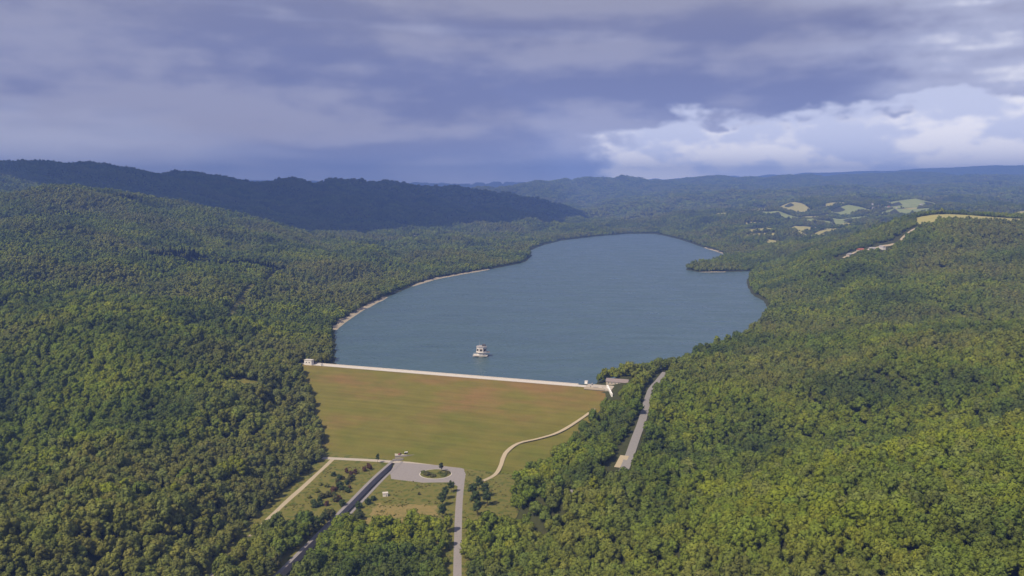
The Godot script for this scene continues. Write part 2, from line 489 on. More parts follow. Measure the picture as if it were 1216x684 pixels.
func leaf_into(st: SurfaceTool, at: Vector3, dir: Vector3, size: float) -> void:
	var n := (dir + Vector3(rng.randfn(), rng.randfn(), rng.randfn()) * 0.42).normalized()
	var u := n.cross(Vector3(rng.randfn(), rng.randfn(), rng.randfn())).normalized()
	var v := n.cross(u)
	var s := size * rng.randf_range(0.6, 1.3)
	var k := rng.randf_range(0.78, 1.22)
	st.set_color(Color(k * rng.randf_range(0.94, 1.08), k, k * rng.randf_range(0.8, 1.1)))
	st.set_normal((n * 0.55 + dir * 0.6).normalized())
	var a := at + u * s
	var b := at + v * s * 0.8
	var c := at - u * s * 0.9
	var d := at - v * s * 0.7
	for q in [a, d, c, a, c, b]: st.add_vertex(q)


# a broad crown: many rounded clumps of leaves, wide w, tall h, its foot at `foot`
func crown(seed_n: int, w: float, h: float, foot: float, lobes: int, leaves: int, leaf: float, rows := 4, cols := 6) -> Mesh:
	rng.seed = seed_n
	var st := new_st()
	var cs := []
	for i in lobes:
		var t := (i + 0.5) / lobes
		var yy := lerpf(-0.62, 0.72, t)
		var ring := sqrt(maxf(0.0, 1.0 - pow((yy + 0.12) / 0.95, 2)))
		var a := i * 2.4 + rng.randf_range(-0.5, 0.5)
		var rr := ring * rng.randf_range(0.35, 0.68)
		var r := w * rng.randf_range(0.17, 0.25) * (1.0 if t < 0.7 else 0.9)
		cs.append([Vector3(cos(a) * rr * w * 0.5, foot + h * 0.5 + yy * h * 0.45, sin(a) * rr * w * 0.5), r])
	cs.append([Vector3(0, foot + h * 0.5, 0), w * 0.27])
	for c in cs:
		lobe_into(st, c[0], Vector3(c[1], c[1] * 0.9, c[1]) * 0.86, rows, cols, Color(1, 1, 1))
	for c in cs:
		for k in leaves:
			var d := Vector3(rng.randfn(), rng.randfn() + 0.25, rng.randfn()).normalized()
			var p: Vector3 = c[0] + d * c[1] * rng.randf_range(0.85, 1.18) * Vector3(1, 0.92, 1)
			var inside := false
			for o in cs:
				if o != c and p.distance_to(o[0]) < o[1] * 0.86:
					inside = true
					break
			if not inside: leaf_into(st, p, d, leaf)
	return st.commit()


# a spruce: drooping tiers of boughs
func conifer(seed_n: int, w: float, h: float, tiers: int, boughs: int) -> Mesh:
	rng.seed = seed_n
	var st := new_st()
	for t in tiers:
		var f := float(t) / tiers
		var y := lerpf(h * 0.1, h * 0.93, f)
		var r := w * 0.5 * pow(1.0 - f, 0.85) + 0.35
		for b in boughs:
			var a := TAU * b / boughs + rng.randf() * 1.5
			var k := rng.randf_range(0.75, 1.2)
			var dir := Vector3(cos(a), 0, sin(a))
			var side := Vector3(-dir.z, 0, dir.x)
			var root := Vector3(0, y + h / tiers * 0.9, 0)
			var tip := dir * r * k + Vector3(0, y - r * 0.25, 0)
			var mid := dir * r * k * 0.6 + Vector3(0, y + h / tiers * 0.25, 0)
			var tone := rng.randf_range(0.75, 1.2)
			st.set_color(Color(tone, tone, tone))
			st.set_normal((dir + Vector3.UP * 0.9).normalized())
			for v in [root, mid + side * r * 0.34, tip, root, tip, mid - side * r * 0.34]: st.add_vertex(v)
	return st.commit()


func trunk(seed_n: int, r: float, h: float, limbs: int, spread: float) -> Mesh:
	rng.seed = seed_n
	var st := new_st()
	var seg := func(a: Vector3, b: Vector3, r0: float, r1: float) -> void:
		var d := (b - a).normalized()
		var u := d.cross(Vector3(0.3, 0.1, 0.9)).normalized()
		var v := d.cross(u)
		for i in 6:
			var q := TAU * i / 6
			var s := TAU * (i + 1) / 6
			var e := u * cos(q) + v * sin(q)
			var f := u * cos(s) + v * sin(s)
			quad_into(st, a + e * r0, a + f * r0, b + f * r1, b + e * r1, e + f)
	var lean := Vector3(rng.randf_range(-0.4, 0.4), 0, rng.randf_range(-0.4, 0.4))
	var mid := Vector3(0, h * 0.55, 0) + lean
	seg.call(Vector3(0, -2.0, 0), mid, r * 1.15, r * 0.75)
	seg.call(mid, Vector3(0, h, 0) + lean * 0.4, r * 0.75, r * 0.3)
	for i in limbs:
		var a := TAU * i / limbs + rng.randf()
		var y := h * rng.randf_range(0.45, 0.85)
		seg.call(Vector3(lean.x * 0.7, y, lean.z * 0.7), Vector3(cos(a) * spread, y + spread * 0.7, sin(a) * spread), r * 0.4, r * 0.12)
	return st.commit()


# greens of single trees: species and age, in patches over the hills
func tree_tone(x: float, z: float) -> Color:
	var p := patch_noise.get_noise_2d(x, z)
	var q := patch_noise.get_noise_2d(z * 0.35 + 900.0, x * 0.35)
	var c := Color(0.116, 0.152, 0.022)
	c = c.lerp(Color(0.176, 0.206, 0.020), clampf(p * 2.0, 0.0, 1.0))
	c = c.lerp(Color(0.068, 0.094, 0.024), clampf(-p * 2.2, 0.0, 1.0))
	c = c.lerp(Color(0.150, 0.156, 0.042), clampf(q * 1.8 + 0.1, 0.0, 0.8))
	# a young yellow-green stand grows on the front spur of the right-hand hill
	var e := (Vector2(x, z) - Vector2(330, -520)) / Vector2(270, 78)
	c = c.lerp(Color(0.185, 0.220, 0.022), 0.42 * (1.0 - smoothstep(0.75, 1.1, e.length() + p * 0.5)))
	var k := rng.randf_range(0.82, 1.22)
	return Color(c.r * k * rng.randf_range(0.88, 1.06), c.g * k, c.b * k * rng.randf_range(0.85, 1.15))


func multi(called: String, mesh: Mesh, m: Material, items: Array, parent: Node) -> void:
	if items.is_empty(): return
	var mm := MultiMesh.new()
	mm.transform_format = MultiMesh.TRANSFORM_3D
	mm.use_colors = true
	mm.mesh = mesh
	mm.instance_count = items.size()
	for i in items.size():
		mm.set_instance_transform(i, items[i][0])
		mm.set_instance_color(i, items[i][1])
	var o := MultiMeshInstance3D.new()
	o.multimesh = mm
	o.material_override = m
	o.name = called
	o.set_meta("kind", "stuff")
	parent.add_child(o, true)


# ---------------------------------------------------------------- sky
func cloud_sky() -> PanoramaSkyMaterial:
	var w := 4096
	var h := 2048
	var im := Image.create(w, h, false, Image.FORMAT_RGBF)
	var big := FastNoiseLite.new()
	big.seed = 41
	big.frequency = 1.0
	big.fractal_octaves = 5
	var fine := FastNoiseLite.new()
	fine.seed = 12
	fine.frequency = 1.0
	fine.fractal_octaves = 6
	fine.fractal_gain = 0.55
	var slate := Color(0.145, 0.163, 0.318)
	var mauve := Color(0.285, 0.294, 0.425)
	var pale := Color(0.56, 0.60, 0.78)
	var ash := Color(0.30, 0.295, 0.36)
	var white := Color(0.92, 0.91, 0.94)
	im.fill(Color(0.2, 0.22, 0.3))
	var y := 0
	while y < h / 2 + 2:
		var el := PI * (0.5 - (y + 0.5) / h)
		var step := 1 if el < 0.30 else 4
		for x in range(0, w, step):
			var az := wrapf(TAU * (x + 0.5) / w, -PI, PI)      # -z lies at the left edge of the picture
			# the deck hangs low and flat: features shrink towards the horizon
			var k := 1.0 / (maxf(sin(el), 0.0) + 0.16)
			var px := sin(az) * cos(el) * k
			var pz := cos(az) * cos(el) * k
			var n := big.get_noise_3d(px * 0.55, el * 7.0, pz * 0.55)
			var m := big.get_noise_3d(px * 0.22 + 40.0, el * 9.0, pz * 0.5)
			var f := fine.get_noise_3d(sin(az) * 7.0, el * 16.0, cos(az) * 7.0)
			var c := slate.lerp(mauve, smoothstep(-0.26, 0.30, n + f * 0.42 + 0.03))
			# overhead the deck is ashen rather than blue
			c = c.lerp(ash, 0.75 * smoothstep(0.10, 0.32, el + n * 0.06))
			# the deck breaks up to the east (right), where a pale band opens under it
			var deg := rad_to_deg(az)
			var edge := smoothstep(4.5, 8.5, deg + f * 5.0) * (1.0 - smoothstep(75.0, 110.0, deg))
			var lid := deg_to_rad(4.4 + 1.4 * m + 0.055 * maxf(deg - 8.0, 0.0))
			var open := edge * (1.0 - smoothstep(lid - 0.005, lid + 0.006, el + f * 0.030))
			open = maxf(open, smoothstep(16.0, 30.0, deg + n * 10.0) * (1.0 - smoothstep(75.0, 110.0, deg)) * clampf(0.45 + m * 1.5 + f * 0.6, 0.0, 0.8))
			# thinner veil low in the west (left)
			open = maxf(open, 0.5 * (1.0 - smoothstep(-26.0, -12.0, deg + n * 9.0)) * smoothstep(-110.0, -70.0, deg) * (1.0 - smoothstep(0.045, 0.10, el + f * 0.03)))
			# breaks elsewhere in the deck
			open = maxf(open, smoothstep(0.16, 0.42, m + f * 0.1) * 0.75 * smoothstep(0.14, 0.30, el))
			open = maxf(open, 0.36 * exp(-maxf(el, 0.0) / 0.045))
			c = c.lerp(pale, open)
			var cum := smoothstep(-0.10, 0.26, f + n * 0.3) * open * smoothstep(0.55, 0.9, open + 0.1)
			c = c.lerp(white, clampf(cum, 0.0, 0.85))
			# clouds thin out and brighten towards the horizon all round
			var low := exp(-maxf(el, 0.0) / 0.05)
			c = Color(c.r * (0.93 + 2.3 * low), c.g * (0.92 + 2.0 * low), c.b * (0.90 + 1.45 * low))
			if step == 1: im.set_pixel(x, y, c)
			else: im.fill_rect(Rect2i(x, y, step, step), c)
		y += step
	var s := PanoramaSkyMaterial.new()
	s.panorama = ImageTexture.create_from_image(im)
	return s


func storm_cloud(label: String, lobes: Array) -> void:
	var st := new_st()
	rng.seed = 77
	for l in lobes:
		lobe_into(st, l[0], l[1], 10, 18, Color(1, 1, 1))
	var o := part("cloud", st.commit(), M.cloud)
	tag(o, label, "cloud", "", "structure")


# ---------------------------------------------------------------- forest
func hidden(p: Vector2, polys: Array) -> bool:
	for q in polys:
		if (q[0] as Rect2).has_point(p) and Geometry2D.is_point_in_polygon(p, q[1]): return true
	return false


func fenced(poly: PackedVector2Array) -> Array:
	var r := Rect2(poly[0], Vector2.ZERO)
	for p in poly: r = r.expand(p)
	return [r, poly]


func grown(poly: PackedVector2Array, by: float) -> PackedVector2Array:
	return Geometry2D.offset_polygon(poly, by)[0]


func along(line: Array, by: float) -> PackedVector2Array:
	var p := PackedVector2Array()
	for v in smooth_line(line, 14.0): p.append(Vector2(v.x, v.z))
	return Geometry2D.offset_polyline(p, by, Geometry2D.JOIN_ROUND, Geometry2D.END_ROUND)[0]


func to3(l: Array, y: float) -> Array:
	var o := []
	for p in l: o.append(Vector3(p.x, y, p.y))
	return o


func is_spruce(x: float, z: float) -> bool:
	var s := patch_noise.get_noise_2d(x * 0.6 - 3000.0, z * 0.6 + 777.0)
	if s > 0.62: return true
	var p := Vector2(x, z)
	# the spruce stands that show dark on the left hill and under the right ridge
	for e in [[Vector2(-740, -1890), Vector2(110, 70)], [Vector2(-640, -1870), Vector2(110, 50)], [Vector2(-1290, -2240), Vector2(130, 70)]]:
		var q: Vector2 = (p - e[0]) / e[1]
		if q.length_squared() + s * 0.9 < 1.0: return (e[0] as Vector2).y > -2000.0 or rng.randf() < 0.45
	return false


func plant_forest(clear: Array) -> void:
	var near := []
	for i in 7:
		near.append(crown(100 + i * 13, [11.0, 13.0, 9.5, 14.0, 7.6, 11.5, 12.5][i], [11.0, 11.0, 13.0, 10.0, 14.0, 12.5, 9.5][i], 3.2, 13, 85, 0.62))
	var trunks := []
	for i in 3: trunks.append(trunk(5 + i, 0.32, 9.0, 5, 3.0))
	var mid := []
	for i in 5: mid.append(crown(300 + i * 7, [11.0, 12.0, 10.0, 12.5, 11.5][i], [11.5, 11.0, 12.5, 11.5, 12.0][i], 2.5, 8, 34, 1.0, 3, 5))
	var far := []
	for i in 4: far.append(crown(500 + i * 11, 26.0, 13.0, 1.0, 11, 16, 1.9, 3, 5))
	var spruce := []
	for i in 3: spruce.append(conifer(700 + i, [6.0, 7.0, 5.5][i], [20.0, 22.0, 18.0][i], 13, 9))
	var tints := []
	var tint_mats := []
	rng.seed = 91
	for i in 14:
		var c := tree_tone(i * 173.0, i * 311.0)
		tints.append(c)
		var m := M.leaf.duplicate() as StandardMaterial3D
		m.albedo_color = c.linear_to_srgb()
		tint_mats.append(m)

	var stands := {}     # key: bank, layer, variant
	var singles := []
	rng.seed = 2024
	var zones := [[330.0, 1320.0, 5.7, 0], [1320.0, 2900.0, 6.6, 1], [2900.0, 5600.0, 11.5, 1], [5600.0, 18000.0, 28.0, 2]]
	for zone in zones:
		var d: float = zone[0]
		var sp: float = zone[2]
		while d < zone[1]:
			var lim := 0.70 * d + 70.0
			var x := -lim
			while x < lim:
				var px := x + rng.randf_range(-0.48, 0.48) * sp
				var pz := -d + rng.randf_range(-0.48, 0.48) * sp
				x += sp
				var p := Vector2(px, pz)
				if hidden(p, clear): continue
				var y := height(px, pz)
				if d < 840.0 and Geometry2D.is_point_in_polygon(p, valley_poly): y = maxf(y, FLOOR_Y)
				var left := px < (0.0 if d < 2500.0 else -d * 0.03)
				var layer: int = zone[3]
				var lot := rng.randf()
				if lot < 0.05 + 0.1 * maxf(0.0, patch_noise.get_noise_2d(px * 3.0 + 50.0, pz * 3.0)): continue
				var s := (rng.randf_range(0.5, 0.8) if lot < 0.25 else (rng.randf_range(1.25, 1.55) if lot > 0.9 else rng.randf_range(0.8, 1.2))) * (1.0 + 0.3 * patch_noise.get_noise_2d(px * 2.0, pz * 2.0))
				if d < 2900.0: s *= 0.78
				var kind := "crown"
				if layer < 2 and is_spruce(px, pz) and rng.randf() < 0.85: kind = "spruce"
				var tone := tree_tone(px, pz)
				var spin := rng.randf() * TAU
				if kind == "spruce":
					tone = Color(0.048, 0.068, 0.040) * rng.randf_range(0.75, 1.25)
				var b := Basis(Vector3.UP, spin).scaled(Vector3(s * rng.randf_range(0.9, 1.12), s * rng.randf_range(0.88, 1.2), s * rng.randf_range(0.9, 1.12)))
				var tr := Transform3D(b, Vector3(px, y - 0.4, pz))
				if layer == 0 and kind == "crown" and d < 800.0:
					singles.append([tr, tone, s / d, rng.randi() % 7, left])
					continue
				var variant: int = rng.randi() % (3 if kind == "spruce" else [7, 5, 4][layer])
				var key := "%s|%s|%d|%d" % ["hills" if d > 2900.0 else ("left" if left else "right"), kind, layer, variant]
				if not stands.has(key): stands[key] = []
				stands[key].append([tr, tone])
			d += sp
	# the trees that show largest stand as single trees
	singles.sort_custom(func(a, b): return a[2] > b[2])
	var made := 0
	for t in singles:
		var at: Vector3 = t[0].origin
		var top: float = at.y + 12.0 * t[0].basis.y.length() - CAM_HEIGHT
		var ang := rad_to_deg(atan2(-top, -at.z))
		if made < 300 and ang < 22.0 and absf(at.x / at.z) < 0.63:
			made += 1
			var o := Node3D.new()
			o.name = numbered("broadleaf_tree")
			add_child(o)
			o.transform = t[0]
			var best := 0
			for i in tints.size():
				if absf(tints[i].r - t[1].r) + absf(tints[i].g - t[1].g) < absf(tints[best].r - t[1].r) + absf(tints[best].g - t[1].g): best = i
			part("crown", near[t[3]], tint_mats[best], o)
			part("trunk", trunks[made % 3], M.bark, o)
			if t[4]: tag(o, "broadleaf tree in the lowest front rows of the forest left of the valley road", "tree", "front trees of the left forest")
			else: tag(o, "broadleaf tree in the lowest front rows of the forest on the right-hand hill", "tree", "front trees of the right forest")
		else:
			var key := "%s|crown|0|%d" % ["left" if t[4] else "right", t[3]]
			if not stands.has(key): stands[key] = []
			stands[key].append([t[0], t[1]])
	var forests := {}
	for n in [["left", "dense broadleaf forest covering the slopes left of dam and lake"], ["right", "dense green forest covering the hills right of dam and lake"], ["hills", "far-off woods covering the ridges beyond the lake"]]:
		var o := Node3D.new()
		o.name = numbered("forest")
		add_child(o)
		tag(o, n[1], "forest", "", "stuff")
		forests[n[0]] = o
	var total := 0
	for key in stands:
		var k: PackedStringArray = key.split("|")
		var v := int(k[3])
		var l := int(k[2])
		var mesh: Mesh = spruce[v] if k[1] == "spruce" else ([near, mid, far][l] as Array)[v]
		multi("spruces" if k[1] == "spruce" else "crowns", mesh, M.leaf, stands[key], forests[k[0]])
		total += stands[key].size()
	print("trees ", total, " single ", made)


func shrub(called: String, at: Vector3, w: float, h: float, tone: Color, label: String, group: String, category := "shrub", with_trunk := false, seed_n := 1) -> void:
	var o := base(called, at, seed_n * 1.7)
	var m := M.leaf.duplicate() as StandardMaterial3D
	m.albedo_color = tone.linear_to_srgb()
	part("crown", crown(seed_n * 31 + 7, w, h, h * 0.22 if with_trunk else -0.4, 9, 70, clampf(w * 0.055, 0.16, 0.5)), m, o)
	part("trunk", trunk(seed_n, 0.05 + w * 0.025, h * 0.8, 4, w * 0.25), M.bark, o)
	tag(o, label, category, group)


# ---------------------------------------------------------------- built things
func make_dam() -> void:
	var o := base("earth_dam", Vector3.ZERO)
	tag(o, "long grassed earth dam with a pale crest road holding back the lake", "dam")
	var at := func(s: float, t: float, y: float) -> Vector3:
		var p := CREST_A + crest_dir * s + down_dir * t
		return Vector3(p.x, y, p.y)
	# downstream grass slope, gently uneven
	var st := new_st()
	var ns := 150
	var nt := 96
	var s0 := -30.0
	var s1 := crest_len + 45.0
	var grid := []
	for i in ns + 1:
		var row := []
		for j in nt + 1:
			var t := lerpf(5.0, 190.0, float(j) / nt)
			var s := lerpf(s0, s1, float(i) / ns)
			var y := CREST_Y - 0.25 - (t - 5.0) / 3.5
			y += noise.get_noise_2d(s * 8.0, t * 8.0) * 0.35
			# two shallow berms run along the slope
			for b in [70.0, 130.0]: y += 0.45 * exp(-pow((t - b) / 3.0, 2))
			row.append(at.call(s, t, y))
		grid.append(row)
	st.set_smooth_group(0)
	for i in ns:
		for j in nt:
			for v in [[i, j], [i + 1, j], [i + 1, j + 1], [i, j], [i + 1, j + 1], [i, j + 1]]:
				var t := float(v[1]) / nt
				var s := float(v[0]) / ns
				# dry reddish grass along the upper right of the slope, greener towards the toe
				var n := noise.get_noise_2d(s * 2900.0, t * 2900.0)
				var dry := clampf((0.42 - t) * 2.0 * clampf(s * 1.5, 0.3, 1.0) + n * 1.3, 0.0, 1.0)
				var lush := clampf((t - 0.45) * 1.2 * clampf(s * 1.3, 0.2, 1.0) + noise.get_noise_2d(s * 4400.0 + 300.0, t * 4300.0) * 0.9, 0.0, 1.0)
				var c := Color(0.166, 0.150, 0.036).lerp(Color(0.215, 0.140, 0.056), dry).lerp(Color(0.112, 0.132, 0.022), lush * 0.8)
				# mown in long strips along the slope
				var strip := 1.0 + 0.16 * noise.get_noise_2d(s * 500.0, t * 26000.0) + 0.12 * noise.get_noise_2d(s * 9000.0, t * 9000.0)
				st.set_color(Color(c.r * strip * 0.97, c.g * strip * 0.97, c.b * strip * 0.94))
				st.add_vertex(grid[v[0]][v[1]])
	st.generate_normals()
	part("grass_slope", st.commit(), M.dam_grass, o)
	# upstream stone facing
	var up := new_st()
	for i in 40:
		var a := lerpf(s0, s1, i / 40.0)
		var b := lerpf(s0, s1, (i + 1) / 40.0)
		quad_into(up, at.call(a, -5.0, CREST_Y - 0.2), at.call(b, -5.0, CREST_Y - 0.2), at.call(b, -60.0, -16.0), at.call(a, -60.0, -16.0), Vector3.UP)
	part("stone_facing", up.commit(), M.riprap, o)
	var line := [at.call(-8.0, 0.4, CREST_Y), at.call(crest_len * 0.5, 0.4, CREST_Y), at.call(crest_len - 6.0, 0.4, CREST_Y)]
	part("crest_road", ribbon(line, 9.4, 0.0), M.pale_concrete, o)
	# parapet on the water side, kerb on the other, cut into lengths
	var yaw := -crest_dir.angle()
	var n_len := 40
	var seg := (crest_len - 30.0) / n_len
	var wall := box_mesh(Vector3(seg - 0.12, 1.3, 0.5))
	var kerb := box_mesh(Vector3(seg - 0.06, 0.5, 0.7))
	for i in n_len:
		var s := 12.0 + (i + 0.5) * seg
		var q := part("parapet_panel", wall, M.pale_concrete, o, at.call(s, -4.4, CREST_Y + 0.6))
		q.rotation.y = yaw
		var r := part("kerb", kerb, M.pale_concrete, o, at.call(s, 5.3, CREST_Y + 0.05))
		r.rotation.y = yaw


func window_row(parent: Node, n: int, w: float, h: float, c: Vector3, along_dir: Vector3, face: Vector3, gap: float) -> void:
	for i in n:
		var p := c + along_dir * (i - (n - 1) / 2.0) * gap
		var turn := atan2(face.x, face.z)
		var f := part("window", box_mesh(Vector3(w + 0.3, h + 0.3, 0.16)), M.white_paint, parent, p)
		f.rotation.y = turn
		part("pane", box_mesh(Vector3(w, h, 0.1)), M.window_glass, f, Vector3(0, 0, 0.06))


func make_tower() -> void:
	var t := base("intake_tower", Vector3(-43, 0, -1119), deg_to_rad(-6))
	tag(t, "white intake tower on a pale platform standing in the lake", "tower")
	part("shaft", drum(16, 6.4, 6.4, -24.0, 1.0), M.wet_concrete, t)
	part("platform", box_mesh(Vector3(20.5, 1.2, 12.0), Vector3(-1.6, 1.9, 0)), M.pale_concrete, t)
	part("neck", drum(8, 6.6, 7.0, 2.4, 6.5), M.white_wall, t)
	part("pump_house", drum(8, 7.4, 7.4, 6.6, 14.2), M.white_wall, t)
	part("balcony", drum(8, 8.5, 8.5, 6.5, 6.9), M.pale_concrete, t)
	part("landing", box_mesh(Vector3(4.2, 0.4, 6.0), Vector3(9.4, 6.75, 0)), M.brown_panel, t)
	for k in 8:
		var a := TAU * k / 8.0
		var q := part("window", box_mesh(Vector3(3.9, 3.2, 0.3)), M.brown_panel, t, Vector3(cos(a) * 6.86, 10.2, sin(a) * 6.86))
		q.rotation.y = PI / 2 - a
		for s in [-1.0, 1.0]:
			part("pane", box_mesh(Vector3(1.5, 2.4, 0.2)), M.window_glass, q, Vector3(s * 0.92, 0, 0.1))
	part("roof", drum(8, 8.1, 7.8, 14.2, 14.9), M.grey_roof, t)
	part("lift_hut", box_mesh(Vector3(4.6, 2.8, 3.8), Vector3(3.2, 16.3, 0)), M.dark_roof, t)
	part("mast", drum(6, 0.15, 0.08, 14.9, 23.0), M.grey_metal, t, Vector3(-3.0, 0, 0))
	for a in [Vector2(-11.6, 6.6), Vector2(-11.6, -6.6), Vector2(9.2, 6.6), Vector2(9.2, -6.6)]:
		part("leg", drum(10, 0.7, 0.7, -24.0, 0.6), M.wet_concrete, t, Vector3(a.x, 0, a.y))
	for i in 9:
		for s in [-6.4, 6.4]: part("railing_post", box_mesh(Vector3(0.1, 1.0, 0.1)), M.white_paint, t, Vector3(-11.9 + i * 2.67, 3.1, s))
	for e in [[Vector3(-1.2, 3.55, 6.4), Vector3(21.4, 0.08, 0.08)], [Vector3(-1.2, 3.55, -6.4), Vector3(21.4, 0.08, 0.08)], [Vector3(-11.9, 3.55, 0), Vector3(0.08, 0.08, 12.6)]]:
		part("railing", box_mesh(e[1], e[0]), M.white_paint, t)


func make_car(at: Vector3, turn: float, paint: Material, label: String, tall: float) -> void:
	var o := base("parked_van" if tall > 1.7 else "parked_car", at, turn)
	tag(o, label, "van" if tall > 1.7 else "car")
	var l := 5.2 if tall > 1.7 else 4.3
	var st := new_st()
	# side outline swept across the width
	var prof := [Vector2(-l / 2, 0.35), Vector2(-l / 2, 0.95), Vector2(-l / 2 + 0.12, tall * 0.62), Vector2(-l / 2 + 0.5, tall), Vector2(l * 0.12 if tall < 1.7 else l * 0.22, tall), Vector2(l * 0.28 if tall < 1.7 else l * 0.36, 1.0), Vector2(l / 2 - 0.1, 0.85), Vector2(l / 2, 0.6), Vector2(l / 2, 0.35)]
	for i in prof.size():
		var a: Vector2 = prof[i]
		var b: Vector2 = prof[(i + 1) % prof.size()]
		var mid := (a + b) / 2 - Vector2(0, 0.8)
		quad_into(st, Vector3(a.x, a.y, -0.9), Vector3(b.x, b.y, -0.9), Vector3(b.x, b.y, 0.9), Vector3(a.x, a.y, 0.9), Vector3(mid.x, mid.y, 0))
	var idx := Geometry2D.triangulate_polygon(PackedVector2Array(prof))
	for s in [-1.0, 1.0]:
		st.set_normal(Vector3(0, 0, s))
		for i in range(0, idx.size(), 3):
			for k in 3:
				var v: Vector2 = prof[idx[i + (k if s > 0 else 2 - k)]]
				st.add_vertex(Vector3(v.x, v.y, s * 0.9))
	part("body", st.commit(), paint, o)
	for s in [-1.0, 1.0]:
		part("side_window", box_mesh(Vector3(l * 0.45, tall * 0.28, 0.05), Vector3(-l * 0.06, tall * 0.78, s * 0.89)), M.window_glass, o)
		for e in [-1.0, 1.0]:
			var w := part("wheel", drum(12, 0.34, 0.34, -0.11, 0.11), M.tyre, o, Vector3(e * l * 0.31, 0.34, s * 0.82))
			w.rotation.x = PI / 2
			part("rim", drum(8, 0.2, 0.2, -0.125, 0.125), M.grey_metal, w)
	var ws := part("windscreen", box_mesh(Vector3(0.05, tall * 0.34, 1.5)), M.window_glass, o, Vector3((l * 0.2 if tall < 1.7 else l * 0.29) + 0.06, tall * 0.8, 0))
	ws.rotation.z = 0.62


func house(at: Vector3, turn: float, w: float, d: float, h: float, walls: Material, roof: Material, label: String, group := "", windows := false, called := "house") -> void:
	var o := base(called, at, turn)
	tag(o, label, "house", group)
	part("wall", box_mesh(Vector3(w, h + 2.0, d), Vector3(0, h / 2 - 1.0, 0)), walls, o)
	part("roof", gable(w, d, h + 0.1, d * 0.36), roof, o)
	if windows:
		window_row(o, int(w / 4.2), 1.3, 1.4, Vector3(0, h * 0.55, d / 2 + 0.02), Vector3.RIGHT, Vector3.BACK, 4.0)


